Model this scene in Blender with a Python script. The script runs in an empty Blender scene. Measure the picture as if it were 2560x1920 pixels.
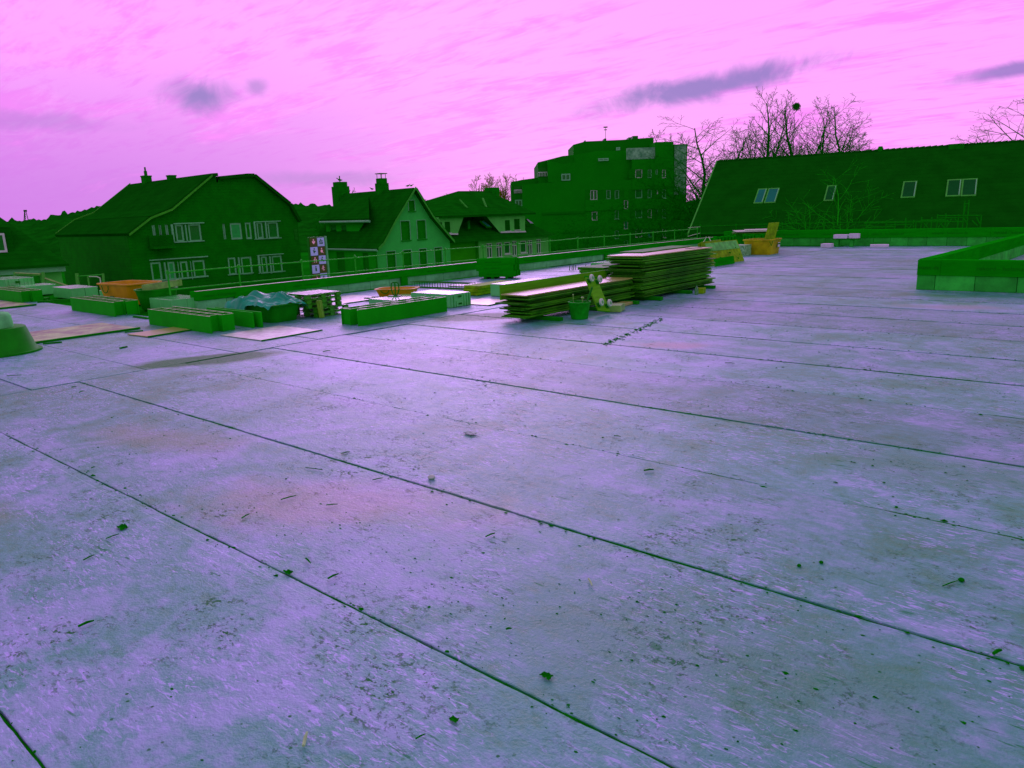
import bpy, math, random
from mathutils import Vector, Matrix, Euler
random.seed(7)
SC = bpy.context.scene
COL = SC.collection
rad = math.radians

# ------------------------------------------------------------------ camera
K = 1.6                       # metres per deck unit (the deck was surveyed in units of K)
HU = 1.626                    # eye height in deck units
H = HU * K                    # eye height in metres
FPX = 1850.0
CR = ((0.76223979, -0.11920558, 0.63622365),
      (0.64634103, 0.19350333, -0.7381055),
      (-0.03512511, 0.97383083, 0.2245434))
cam = bpy.data.cameras.new('camera')
cam.sensor_width = 36.0
cam.lens = 36.0 * FPX / 2560.0
cam.clip_start = 0.1
cam.clip_end = 6000.0
camo = bpy.data.objects.new('camera', cam)
COL.objects.link(camo)
M4 = Matrix([list(CR[0]) + [0], list(CR[1]) + [0], list(CR[2]) + [H], [0, 0, 0, 1]])
camo.matrix_world = M4
SC.camera = camo

def ray(px, py):
    v = (px - 1280.0, -(py - 960.0), -FPX)
    return Vector([sum(CR[i][j] * v[j] for j in range(3)) for i in range(3)])

SUN_AZ_PX, SUN_EL = 1120, 21.0
_d = ray(SUN_AZ_PX, 530); SUN_AZ = math.atan2(_d.x, _d.y)
SUN_DIR = Vector((math.sin(SUN_AZ) * math.cos(rad(SUN_EL)), math.cos(SUN_AZ) * math.cos(rad(SUN_EL)), math.sin(rad(SUN_EL))))

# ------------------------------------------------------------------ world
W = bpy.data.worlds.new('World'); SC.world = W; W.use_nodes = True
nt = W.node_tree; nt.nodes.clear()
def N(t, **kw):
    n = nt.nodes.new(t)
    for k, v in kw.items(): setattr(n, k, v)
    return n
def L(a, b): nt.links.new(a, b)
def setin(n, i, v):
    if hasattr(v, 'is_output'): L(v, n.inputs[i])
    else: n.inputs[i].default_value = v
def MA(op, a, b=0.0, c=None, clamp=False):
    n = N('ShaderNodeMath', operation=op); n.use_clamp = clamp
    setin(n, 0, a); setin(n, 1, b)
    if c is not None: setin(n, 2, c)
    return n.outputs[0]
def DOT(v, c):
    n = N('ShaderNodeVectorMath', operation='DOT_PRODUCT'); L(v, n.inputs[0]); n.inputs[1].default_value = tuple(c); return n.outputs['Value']
def MIX(f, a, b):
    n = N('ShaderNodeMix', data_type='RGBA'); setin(n, 0, f); setin(n, 6, a); setin(n, 7, b); return n.outputs[2]
def SMOOTH(v, lo, hi):
    n = N('ShaderNodeMapRange', interpolation_type='SMOOTHSTEP'); setin(n, 0, v); setin(n, 1, lo); setin(n, 2, hi); n.inputs[3].default_value = 0; n.inputs[4].default_value = 1; return n.outputs[0]
def NOISE(vec, scale, detail=5, rough=0.55, dist=0.0):
    n = N('ShaderNodeTexNoise'); L(vec, n.inputs['Vector']); n.inputs['Scale'].default_value = scale; n.inputs['Detail'].default_value = detail
    n.inputs['Roughness'].default_value = rough; n.inputs['Distortion'].default_value = dist; return n.outputs['Fac']
tc = N('ShaderNodeTexCoord').outputs['Generated']
sep = N('ShaderNodeSeparateXYZ'); L(tc, sep.inputs[0])
zc = MA('MAXIMUM', sep.outputs[2], 0.0)
# cloud deck: plane projection of the view direction
den = MA('ADD', zc, 0.10)
cx = MA('DIVIDE', sep.outputs[0], den); cy = MA('DIVIDE', sep.outputs[1], den)
cmb = N('ShaderNodeCombineXYZ'); L(cx, cmb.inputs[0]); L(cy, cmb.inputs[1])
mp = N('ShaderNodeMapping'); L(cmb.outputs[0], mp.inputs[0]); mp.inputs['Rotation'].default_value = (0, 0, rad(-35)); mp.inputs['Scale'].default_value = (0.55, 1.3, 1)
n1 = NOISE(mp.outputs[0], 1.5, 7, 0.62, 0.6)
n2 = NOISE(mp.outputs[0], 5.0, 6, 0.65, 1.0)
mp3 = N('ShaderNodeMapping'); L(cmb.outputs[0], mp3.inputs[0]); mp3.inputs['Rotation'].default_value = (0, 0, rad(-50)); mp3.inputs['Scale'].default_value = (0.35, 1.6, 1)
n3 = NOISE(mp3.outputs[0], 9.0, 7, 0.7, 0.8)
nn = MA('ADD', MA('MULTIPLY', n1, 0.45), MA('ADD', MA('MULTIPLY', n2, 0.27), MA('MULTIPLY', n3, 0.28)))
SKY_MID = (1.02, 0.265, 1.02, 1); SKY_HI = (1.08, 0.395, 1.08, 1)
toward = DOT(tc, ray(1650, 200).normalized())
t1 = SMOOTH(MA('ADD', nn, MA('MULTIPLY', SMOOTH(toward, 0.35, 1.0), 0.08)), 0.48, 0.60)
c1 = MIX(t1, SKY_MID, SKY_HI)
# duller towards the low sky away from the sun
side = Vector((-1.0, 0.12, 0.0)).normalized()
far = MA('MULTIPLY', SMOOTH(DOT(tc, side), 0.62, 1.0), MA('SUBTRACT', 1.0, SMOOTH(sep.outputs[2], 0.02, 0.24)))
dull = MA('MULTIPLY', far, SMOOTH(MA('ADD', n1, MA('MULTIPLY', far, 0.25)), 0.35, 0.65))
c2 = MIX(MA('MULTIPLY', dull, 0.95), c1, (0.62, 0.205, 0.82, 1))
NZC = NOISE(tc, 16, 6, 0.6, 0.8)
def cloud(px, py, wx, wy, tilt, dens, soft, src):
    d = ray(px, py).normalized()
    ax = (ray(px + 100 * math.cos(tilt), py + 100 * math.sin(tilt)).normalized() - d); ax -= d * ax.dot(d); ax.normalize()
    ay = d.cross(ax).normalized()
    a = MA('DIVIDE', DOT(tc, ax), wx / FPX); b = MA('DIVIDE', DOT(tc, ay), wy / FPX)
    front = SMOOTH(DOT(tc, d), 0.5, 0.8)
    q = MA('SQRT', MA('ADD', MA('MULTIPLY', a, a), MA('MULTIPLY', b, b)))
    q = MA('ADD', q, MA('MULTIPLY', MA('SUBTRACT', NZC, 0.5), 1.5))
    m = MA('MULTIPLY', MA('SUBTRACT', 1.0, SMOOTH(q, soft, 1.0)), front)
    return MIX(MA('MULTIPLY', m, dens), src, (0.33, 0.205, 0.60, 1))
c3 = cloud(500, 240, 110, 50, 0, 1.0, 0.15, c2)
c3 = cloud(640, 218, 34, 26, 0, 0.6, 0.1, c3)
c3 = cloud(1745, 220, 300, 42, -0.20, 1.0, 0.25, c3)
c3 = cloud(2545, 172, 130, 20, -0.18, 0.9, 0.2, c3)
c3 = cloud(820, 446, 200, 26, 0, 0.45, 0.2, c3)
c3 = cloud(60, 300, 240, 26, 0.05, 0.35, 0.2, c3)
sky = N('ShaderNodeTexSky', sky_type='NISHITA'); sky.sun_disc = False
sky.sun_elevation = rad(SUN_EL); sky.sun_rotation = SUN_AZ
sc10 = N('ShaderNodeVectorMath', operation='SCALE'); L(c3, sc10.inputs[0]); sc10.inputs['Scale'].default_value = 10.0
full = MIX(0.97, sky.outputs[0], sc10.outputs[0])          # a closed cloud deck in front of the clear sky
bg = N('ShaderNodeBackground'); L(full, bg.inputs[0]); bg.inputs[1].default_value = 0.1
wo = N('ShaderNodeOutputWorld'); L(bg.outputs[0], wo.inputs[0])

# ------------------------------------------------------------------ sun behind the clouds
sl = bpy.data.lights.new('sun', 'SUN'); sl.energy = 1.5; sl.angle = rad(30); sl.color = (0.78, 0.40, 1.0)
so = bpy.data.objects.new('sun', sl); COL.objects.link(so)
so.rotation_euler = (-SUN_DIR).to_track_quat('-Z', 'Y').to_euler()
vs = SC.view_settings
vs.view_transform = 'Standard'; vs.look = 'None'; vs.exposure = 0.0; vs.gamma = 1.0; vs.use_curve_mapping = False
SC.cycles.max_bounces = 6; SC.cycles.diffuse_bounces = 3; SC.cycles.glossy_bounces = 2

# ------------------------------------------------------------------ projection helpers
def U(px, py, z=0.0):                 # deck point (deck units) seen at a pixel, at height z
    d = ray(px, py); t = (z - HU) / d.z
    return d.x * t, d.y * t
def ZU(px, py, x, y):                 # height (deck units) over deck point x,y seen at a pixel row
    d = ray(px, py); t = (x * d.x + y * d.y) / (d.x ** 2 + d.y ** 2)
    return HU + d.z * t
def AT(px, py, dist):                 # metres; dist along the optical axis
    return ray(px, py) * (dist / FPX) + Vector((0, 0, H))

# ------------------------------------------------------------------ object helpers
def tag(o, label=None, cat=None, group=None, kind=None):
    if label: o['label'] = label
    if cat: o['category'] = cat
    if group: o['group'] = group
    if kind: o['kind'] = kind
    return o
def thing(name, label, cat, loc, group=None):
    o = bpy.data.objects.new(name, None); o.empty_display_size = 0.2
    COL.objects.link(o); o.location = loc
    return tag(o, label, cat, group)
def dthing(name, label, cat, x, y, z=0.0, group=None):
    return thing(name, label, cat, (x * K, y * K, z * K), group)
WORLD_LOC = {}
def wloc(o):
    v = Vector(o.location)
    while o.parent: o = o.parent; v += Vector(o.location)
    return v

class MB:
    def __init__(s, k=1.0): s.v = []; s.f = []; s.k = k; s.sm = False
    def add(s, vs, fs):
        b = len(s.v); s.v += [tuple(p) for p in vs]; s.f += [tuple(i + b for i in f) for f in fs]; return s
    def box(s, x0, x1, y0, y1, z0, z1):
        return s.add([(x0, y0, z0), (x1, y0, z0), (x1, y1, z0), (x0, y1, z0), (x0, y0, z1), (x1, y0, z1), (x1, y1, z1), (x0, y1, z1)],
                     [(0, 3, 2, 1), (4, 5, 6, 7), (0, 1, 5, 4), (1, 2, 6, 5), (2, 3, 7, 6), (3, 0, 4, 7)])
    def obox(s, c, ax, ay, az):       # centre and three half-axis vectors
        c, ax, ay, az = map(Vector, (c, ax, ay, az))
        p = [c - ax - ay - az, c + ax - ay - az, c + ax + ay - az, c - ax + ay - az, c - ax - ay + az, c + ax - ay + az, c + ax + ay + az, c - ax + ay + az]
        return s.add(p, [(0, 3, 2, 1), (4, 5, 6, 7), (0, 1, 5, 4), (1, 2, 6, 5), (2, 3, 7, 6), (3, 0, 4, 7)])
    def rbox(s, cx, cy, z0, z1, lx, ly, rot):
        c, n = math.cos(rot), math.sin(rot)
        return s.obox((cx, cy, (z0 + z1) / 2), (lx / 2 * c, lx / 2 * n, 0), (-ly / 2 * n, ly / 2 * c, 0), (0, 0, (z1 - z0) / 2))
    def bevbox(s, cx, cy, z0, z1, lx, ly, rot, b):   # box with chamfered edges
        c, n = math.cos(rot), math.sin(rot)
        def P(x, y, z): return (cx + x * c - y * n, cy + x * n + y * c, z)
        rings = []
        for (z, i) in ((z0, b), (z0 + b, 0), (z1 - b, 0), (z1, b)):
            hx, hy = lx / 2 - i, ly / 2 - i
            rings.append([P(-hx + b, -hy, z), P(hx - b, -hy, z), P(hx, -hy + b, z), P(hx, hy - b, z), P(hx - b, hy, z), P(-hx + b, hy, z), P(-hx, hy - b, z), P(-hx, -hy + b, z)])
        return s.loft(rings, True, True)
    def loft(s, rings, cap0=False, cap1=False, closed=True):
        n = len(rings[0]); vs = [p for r in rings for p in r]; fs = []
        for i in range(len(rings) - 1):
            for j in range(n if closed else n - 1):
                a = i * n + j; b = i * n + (j + 1) % n
                fs.append((a, b, b + n, a + n))
        if cap0: fs.append(tuple(reversed(range(n))))
        if cap1: fs.append(tuple(range((len(rings) - 1) * n, len(rings) * n)))
        return s.add(vs, fs)
    def tube(s, p, q, r0, r1=None, n=6, cap=True):
        p, q = Vector(p), Vector(q); r1 = r0 if r1 is None else r1
        d = q - p
        if d.length < 1e-9: return s
        d.normalize(); a = d.cross(Vector((0, 0, 1)) if abs(d.z) < 0.9 else Vector((1, 0, 0))).normalized(); b = d.cross(a)
        R = []
        for (o, r) in ((p, r0), (q, r1)):
            R.append([o + (a * math.cos(2 * math.pi * i / n) + b * math.sin(2 * math.pi * i / n)) * r for i in range(n)])
        return s.loft(R, cap, cap)
    def path(s, pts, r, n=6):
        for i in range(len(pts) - 1): s.tube(pts[i], pts[i + 1], r, r, n)
        return s
    def lathe(s, c, prof, n=20, cap0=True, cap1=False, sx=1.0):
        R = [[(c[0] + r * sx * math.cos(2 * math.pi * i / n), c[1] + r * math.sin(2 * math.pi * i / n), c[2] + z) for i in range(n)] for (r, z) in prof]
        return s.loft(R, cap0, cap1)
    def poly(s, pts): return s.add(pts, [tuple(range(len(pts)))])
    def prism(s, pts, ext):            # planar polygon pushed along a vector
        n = len(pts); ext = Vector(ext); p2 = [Vector(p) + ext for p in pts]
        fs = [tuple(range(n)), tuple(reversed(range(n, 2 * n)))] + [((j + 1) % n, j, n + j, n + (j + 1) % n) for j in range(n)]
        return s.add([Vector(p) for p in pts] + p2, fs)
    def build(s, name, mat, parent=None, smooth=False):
        k = s.k; V = [Vector(p) * k for p in s.v]
        if parent is not None: o0 = wloc(parent)
        else:
            xs = [p.x for p in V]; ys = [p.y for p in V]; zs = [p.z for p in V]
            o0 = Vector(((min(xs) + max(xs)) / 2, (min(ys) + max(ys)) / 2, min(zs)))
        me = bpy.data.meshes.new(name); me.from_pydata([p - o0 for p in V], [], s.f); me.update()
        if smooth:
            for p in me.polygons: p.use_smooth = True
        me.materials.append(mat)
        o = bpy.data.objects.new(name, me); COL.objects.link(o)
        if parent is not None: o.parent = parent
        else: o.location = o0
        return o
def smooth_angle(o, deg=35):
    me = o.data
    for p in me.polygons: p.use_smooth = True
    try: me.set_sharp_from_angle(angle=rad(deg))
    except Exception: pass
    return o

# ------------------------------------------------------------------ materials
def lin(c):
    c = c / 255.0
    return c / 12.92 if c <= 0.04045 else ((c + 0.055) / 1.055) ** 2.4
def alb(rgb, e=(0.60, 0.27, 0.60)):    # surface colour of a standing face seen as rgb under this sky
    return tuple(min(0.88, max(0.002, lin(v) / e[i])) for i, v in enumerate(rgb))
MATS = {}
def mat(name, col, rough=0.7, amp=0.18, scale=3.0, spec=0.3, bump=0.0, bscale=40.0, streak=None, tile=None, col2=None, metal=0.0, objrand=0.0):
    if name in MATS: return MATS[name]
    global nt
    m = bpy.data.materials.new(name); m.use_nodes = True; keep = nt; nt = m.node_tree; nt.nodes.clear()
    out = N('ShaderNodeOutputMaterial'); b = N('ShaderNodeBsdfPrincipled'); L(b.outputs[0], out.inputs[0])
    t = N('ShaderNodeTexCoord').outputs['Object']
    v = t
    if streak:
        mpn = N('ShaderNodeMapping'); L(t, mpn.inputs[0]); mpn.inputs['Scale'].default_value = streak; v = mpn.outputs[0]
    n = NOISE(v, scale, 6, 0.62)
    n = SMOOTH(n, 0.28, 0.72)
    c2 = col2 if col2 else tuple(min(0.9, c * (1 + amp)) for c in col)
    lo = tuple(c * (1 - amp) for c in col)
    c = MIX(n, lo + (1,), tuple(c2) + (1,))
    n3 = NOISE(v, scale * 9, 3, 0.6)
    dk = MA('MULTIPLY', SMOOTH(n3, 0.56, 0.78), amp * 1.2)
    c = MIX(dk, c, tuple(x * 0.45 for x in lo) + (1,))
    if objrand:
        oi = N('ShaderNodeObjectInfo').outputs['Random']
        f = MA('ADD', 1.0 - objrand, MA('MULTIPLY', oi, 2 * objrand))
        vm = N('ShaderNodeVectorMath', operation='SCALE'); L(c, vm.inputs[0]); L(f, vm.inputs['Scale']); c = vm.outputs[0]
    h = None
    if tile:                            # rows of tiles: (axis vector, rows per metre, strength)
        ax, rows, st = tile
        dd = DOT(t, ax); fr = MA('FRACT', MA('MULTIPLY', dd, rows))
        edge = SMOOTH(fr, 0.0, 0.16)
        c = MIX(MA('MULTIPLY', MA('SUBTRACT', 1.0, edge), st), c, tuple(x * 0.45 for x in lo) + (1,))
        h = fr
    L(c, b.inputs['Base Color'])
    b.inputs['Roughness'].default_value = rough
    b.inputs['Specular IOR Level'].default_value = spec
    b.inputs['Metallic'].default_value = metal
    if bump or h is not None:
        bn = N('ShaderNodeBump'); bn.inputs['Strength'].default_value = bump if bump else 0.4; bn.inputs['Distance'].default_value = 0.02
        hh = NOISE(t, bscale, 4, 0.6)
        if h is not None: hh = MA('ADD', MA('MULTIPLY', hh, 0.5), h)
        L(hh, bn.inputs['Height']); L(bn.outputs[0], b.inputs['Normal'])
    nt = keep
    MATS[name] = m
    return m
slate = mat('slate_cladding', alb((0, 78, 0)), 0.9, 0.14, 1.5, 0.02, tile=((0, 0, 1), 5.0, 0.5))
rooft = mat('roof_tiles', alb((0, 84, 0), (.6, .48, .6)), 0.95, 0.18, 1.2, 0.0, tile=((0, 0, 1), 4.5, 0.55))
rooft2 = mat('roof_tiles_dark', alb((0, 80, 0), (.6, .52, .6)), 0.95, 0.15, 0.9, 0.0, tile=((0, 0, 1), 3.6, 0.3))
trim = mat('verge_trim', alb((36, 108, 22)), 0.8, 0.15, 3, 0.05)
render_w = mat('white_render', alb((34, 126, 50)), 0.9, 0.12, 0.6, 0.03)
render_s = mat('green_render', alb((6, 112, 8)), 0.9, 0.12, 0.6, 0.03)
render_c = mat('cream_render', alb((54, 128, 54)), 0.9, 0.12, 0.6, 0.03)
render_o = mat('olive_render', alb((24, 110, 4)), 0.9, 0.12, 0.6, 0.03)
frame_p = mat('pale_frame', alb((62, 122, 84)), 0.5, 0.12)
frame_w = mat('white_frame', alb((125, 148, 135)), 0.45, 0.08)
glass = mat('window_glass', (0.004, 0.30, 0.01), 0.12, 0.1, 0.8, 0.12)
glass_s = mat('skylight_glass', (0.01, 0.3, 0.1), 0.04, 0.1, 0.8, 0.9)
shutter = mat('closed_shutter', alb((0, 88, 0)), 0.8, 0.1, 3, 0.03)
blind = mat('window_blind', alb((10, 115, 45)), 0.7, 0.1)
apt_w = mat('apartment_panel', alb((0, 90, 0)), 0.9, 0.08, 0.3, 0.02)
apt_d = mat('apartment_band', alb((0, 82, 0)), 0.9, 0.1, 0.4, 0.02)
apt_l = mat('apartment_light', alb((45, 122, 75)), 0.8, 0.5, 1.6, 0.2, col2=alb((85, 128, 100)))
chim = mat('chimney_brick', alb((0, 86, 2)), 0.9, 0.2, 3, 0.02, tile=((0, 0, 1), 11, 0.4))
bark = mat('bare_bark', alb((2, 78, 2)), 0.95, 0.3, 2, 0.0)
bark_l = mat('pale_bark', alb((12, 112, 8)), 0.95, 0.3, 2, 0.0)
bark_o = mat('russet_twigs', alb((90, 88, 8)), 0.95, 0.3, 2, 0.0)
woods = mat('distant_woods', alb((0, 84, 1), (.8, .55, .8)), 1.0, 0.3, 0.12, 0.0)
metal = mat('galvanised_tube', alb((16, 110, 16)), 0.5, 0.15, 6, 0.12)
metal_f = mat('scaffold_tube', alb((0, 104, 0), (.8, .36, .8)), 0.8, 0.15, 6, 0.02)
metal_b = mat('bright_tube', alb((110, 140, 110)), 0.4, 0.1, 6, 0.6)
wood_g = mat('grey_timber', alb((30, 105, 18)), 0.7, 0.3, 4, streak=(6, 1, 6))
block = mat('pale_block', alb((56, 132, 72)), 0.16, 0.10, 3, 0.75, 0.02, 60, objrand=0.06)
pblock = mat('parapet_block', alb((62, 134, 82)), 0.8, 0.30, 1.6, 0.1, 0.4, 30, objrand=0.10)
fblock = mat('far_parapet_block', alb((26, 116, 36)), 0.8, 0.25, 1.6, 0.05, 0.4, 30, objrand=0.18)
band = mat('shuttering_panel', alb((0, 96, 0)), 0.8, 0.14, 1.0, 0.0, streak=(1, 1, 6), objrand=0.06)
lettr = mat('panel_print', alb((0, 80, 0)), 0.7, 0.05, 3, 0.03)
cellm = mat('fibre_board', alb((0, 105, 0)), 0.7, 0.10, 2.0, 0.04)
rimm = mat('board_rim_highlight', alb((95, 122, 80)), 0.4, 0.35, 8.0, 0.35)  # pale cut edges, with the top-edge highlight put into the colour
barn_glass = mat('barn_glass', (0.002, .15, .010), .5, .12, 1, .01)
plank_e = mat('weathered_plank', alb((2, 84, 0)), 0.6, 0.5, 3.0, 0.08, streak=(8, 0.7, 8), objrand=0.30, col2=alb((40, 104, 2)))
plank_t = mat('lit_top_plank', alb((96, 106, 50)), 0.32, 0.22, 3.0, 0.6, streak=(7, 0.6, 7))  # plank wood with the light on upper faces put into the colour
plank_u = mat('upright_plank', alb((50, 108, 4)), 0.7, 0.2, 3.0, 0.08, streak=(7, 0.6, 7))
ply = mat('dirty_plywood', alb((74, 108, 48)), 0.4, 0.75, 1.6, 0.4)
ply_e = mat('plywood_edge', alb((0, 86, 0)), 0.8, 0.2, 3, 0.03)
yellow = mat('yellow_plastic', alb((144, 110, 0), (.8, .36, .8)), 0.5, 0.12, 3, 0.12)
yellow_d = mat('dirty_yellow_plastic', alb((112, 106, 0)), 0.6, 0.3, 2, 0.1)
blackp = mat('dark_plastic', alb((0, 86, 0)), 0.55, 0.15, 3, 0.06)
bucketm = mat('bucket_plastic', alb((0, 96, 2)), 0.6, 0.3, 5, 0.06, col2=alb((4, 108, 12)))
lumpm = mat('hardened_mortar', alb((60, 122, 75)), 0.8, 0.2, 4, 0.1, 0.5, 30)
tarpm = mat('blue_tarp', alb((2, 102, 76)), 0.42, 0.2, 2, 0.10)
oldw = mat('old_pallet_wood', alb((24, 94, 2)), 0.3, 0.4, 3, 0.5, streak=(1, 6, 6), objrand=0.12)
postw = mat('squared_timber', alb((62, 108, 14)), 0.7, 0.3, 5, 0.3, streak=(6, 6, 1))
beamw = mat('cut_beam', alb((70, 110, 45)), 0.35, 0.3, 5, 0.4)
wheelm = mat('grey_wheel', alb((112, 136, 120)), 0.5, 0.1, 5, 0.5)
steel = mat('dark_steel', alb((0, 78, 4)), 0.5, 0.1, 5, 0.08)
osb = mat('brown_shutter_board', alb((72, 106, 0)), 0.7, 0.35, 4, 0.06)
white_s = mat('white_sheet', alb((115, 128, 115)), 0.35, 0.2, 4, 0.4)
sign_d = mat('sign_dark_panel', (0.05, 0.16, 0.004), 0.5, 0.05)
sign_p = mat('sign_pale_panel', alb((125, 145, 185)), 0.5, 0.05)
sign_r = mat('sign_pink_print', alb((225, 140, 165)), 0.5, 0.05)
sign_k = mat('sign_dark_print', alb((0, 70, 0)), 0.5, 0.05)
dirt = mat('dark_dirt', alb((0, 95, 0), (.8, .42, .8)), 0.95, 0.3, 8, 0.0)
grassg = mat('street_ground', alb((0, 95, 0), (.8, .45, .8)), 1.0, 0.2, 0.05, 0.0)

# ---- concrete of the deck
def deck_material():
    global nt
    m = bpy.data.materials.new('deck_concrete'); m.use_nodes = True; keep = nt; nt = m.node_tree; nt.nodes.clear()
    out = N('ShaderNodeOutputMaterial'); b = N('ShaderNodeBsdfPrincipled'); L(b.outputs[0], out.inputs[0])
    pos = N('ShaderNodeNewGeometry').outputs['Position']
    def MP(sc, rot=0.0):
        q = N('ShaderNodeMapping'); L(pos, q.inputs[0]); q.inputs['Scale'].default_value = sc; q.inputs['Rotation'].default_value = (0, 0, rad(rot)); return q.outputs[0]
    big = NOISE(pos, 0.20, 4, 0.6)
    stk = NOISE(MP((0.6, 1.5, 1)), 1.3, 6, 0.65)
    mpf = MP((0.8, 1.2, 1), 8)
    fine = NOISE(mpf, 8, 7, 0.72)
    A = (0.030, 0.47, 0.175, 1); B = (0.165, 0.53, 0.41, 1); C = (0.004, 0.36, 0.045, 1)
    blot = NOISE(pos, 1.1, 5, 0.6, 1.2)
    f = MA('ADD', MA('MULTIPLY', big, 0.36), MA('ADD', MA('MULTIPLY', blot, 0.30), MA('ADD', MA('MULTIPLY', stk, 0.14), MA('MULTIPLY', fine, 0.32))))
    c = MIX(SMOOTH(f, 0.44, 0.57), C, A)
    c = MIX(SMOOTH(f, 0.53, 0.67), c, B)
    oi = N('ShaderNodeObjectInfo').outputs['Random']
    vm = N('ShaderNodeVectorMath', operation='SCALE'); L(c, vm.inputs[0]); L(MA('ADD', 0.90, MA('MULTIPLY', oi, 0.20)), vm.inputs['Scale']); c = vm.outputs[0]
    # dust scuffs and scrapes (paler)
    patch = SMOOTH(NOISE(pos, 0.8, 4, 0.6), 0.42, 0.58)
    scr = SMOOTH(NOISE(MP((0.45, 1.8, 1), -22), 20, 4, 0.65, 1.2), 0.53, 0.64)
    c = MIX(MA('MULTIPLY', MA('MULTIPLY', patch, scr), 0.75), c, (0.30, 0.62, 0.66, 1))
    # soil in the pores and scratches (dark green), clustered
    p2 = MA('MULTIPLY', SMOOTH(NOISE(pos, 0.7, 5, 0.65), 0.42, 0.62), SMOOTH(NOISE(pos, 3.1, 4, 0.6, 0.8), 0.40, 0.62))
    pit = SMOOTH(MA('ADD', MA('MULTIPLY', NOISE(mpf, 13, 5, 0.75, 0.5), 0.6), MA('MULTIPLY', NOISE(MP((1.0, 1.2, 1), 40), 31, 4, 0.7), 0.4)), 0.535, 0.575)
    c = MIX(MA('MULTIPLY', MA('MULTIPLY', p2, pit), 1.0), c, (0.003, 0.25, 0.008, 1))
    p3 = SMOOTH(NOISE(pos, 1.7, 3, 0.6), 0.50, 0.66)
    pit2 = SMOOTH(NOISE(MP((0.3, 2.4, 1), 4), 14, 4, 0.6, 0.6), 0.57, 0.66)
    c = MIX(MA('MULTIPLY', MA('MULTIPLY', p3, pit2), 0.7), c, (0.008, 0.28, 0.02, 1))
    vo = N('ShaderNodeTexVoronoi'); L(pos, vo.inputs['Vector']); vo.inputs['Scale'].default_value = 9.0
    dot = MA('MULTIPLY', MA('SUBTRACT', 1.0, SMOOTH(vo.outputs['Distance'], 0.06, 0.12)), SMOOTH(NOISE(pos, 1.3, 2), 0.46, 0.58))
    c = MIX(MA('MULTIPLY', dot, 0.9), c, (0.004, 0.22, 0.01, 1))
    # stains: (x, y, half length, half width, turn, colour, strength)
    nz = NOISE(pos, 0.9, 6, 0.7); nz2 = NOISE(pos, 7.0, 5, 0.7)
    stains = [(-3.45, 2.40, 1.15, 0.50, 0.45, (0.20, 0.42, 0.15, 1), 0.6), (-5.75, 2.45, 1.0, 0.36, 0.25, (0.11, 0.40, 0.09, 1), 0.6),
              (-4.35, 7.95, 0.7, 0.28, 0.5, (0.22, 0.43, 0.18, 1), 0.7), (-2.2, 12.9, 0.9, 0.35, 0.2, (0.16, 0.44, 0.16, 1), 0.6),
              (-8.72, 4.38, 0.42, 0.95, -0.48, (0.012, 0.27, 0.02, 1), 0.95), (-8.25, 8.75, 0.8, 0.5, 0.9, (0.03, 0.30, 0.03, 1), 0.9),
              (-5.1, 1.05, 0.5, 0.25, 0.2, (0.07, 0.38, 0.06, 1), 0.55), (-0.4, 1.1, 0.8, 0.5, 0.3, (0.012, 0.32, 0.05, 1), 0.6), (-1.0, 2.3, 1.0, 0.5, 0.1, (0.02, 0.36, 0.08, 1), 0.5), (-0.5, 5.0, 1.6, 0.5, 0.1, (0.02, 0.38, 0.10, 1), 0.5)]
    wet = MA('MULTIPLY', dot, 0.0)
    for (x, y, a, w, tu, col, st) in stains:
        mq = N('ShaderNodeMapping', vector_type='TEXTURE'); L(pos, mq.inputs[0]); mq.inputs['Location'].default_value = (x * K, y * K, 0); mq.inputs['Rotation'].default_value = (0, 0, tu)
        mq.inputs['Scale'].default_value = (a * K, w * K, 1000)
        ln = N('ShaderNodeVectorMath', operation='LENGTH'); L(mq.outputs[0], ln.inputs[0])
        q = MA('ADD', ln.outputs['Value'], MA('MULTIPLY', MA('SUBTRACT', nz, 0.5), 0.9 if st > .85 else 2.0))
        msk = MA('MULTIPLY', MA('SUBTRACT', 1.0, SMOOTH(q, 0.55 if st > .85 else 0.2, 1.15)), MA('ADD', 0.75 if st > .85 else 0.35, MA('MULTIPLY', nz2, 1.1)), clamp=True)
        c = MIX(MA('MULTIPLY', msk, st), c, col)
        if col[0] < 0.05 and st > 0.8: wet = MA('MAXIMUM', wet, MA('MULTIPLY', msk, 0.9))
    L(c, b.inputs['Base Color'])
    L(MA('ADD', 0.30, MA('MULTIPLY', fine, 0.40)), b.inputs['Roughness'])
    soil = MA('MAXIMUM', MA('MAXIMUM', wet, MA('MULTIPLY', p2, pit)), MA('MAXIMUM', MA('MULTIPLY', p3, pit2), dot))
    L(MA('MULTIPLY', 0.50, MA('SUBTRACT', 1.0, MA('MULTIPLY', soil, 0.95))), b.inputs['Specular IOR Level'])
    b.inputs['Specular Tint'].default_value = (0.72, 0.8, 1.0, 1)
    bn = N('ShaderNodeBump'); bn.inputs['Strength'].default_value = 0.8; bn.inputs['Distance'].default_value = 0.014
    L(MA('ADD', MA('MULTIPLY', fine, 1.0), MA('ADD', MA('MULTIPLY', NOISE(pos, 40, 4, 0.7), 0.7), MA('MULTIPLY', MA('MULTIPLY', p2, pit), -0.7))), bn.inputs['Height']); L(bn.outputs[0], b.inputs['Normal'])
    nt = keep
    return m
deckm = deck_material()

# ================================================================== THE SETTING
ZG = -9.0
g = MB(); S_ = 3500
g.poly([(-S_, -S_, ZG), (S_, -S_, ZG), (S_, S_, ZG), (-S_, S_, ZG)])
tag(g.build('ground', grassg), kind='structure')

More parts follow.
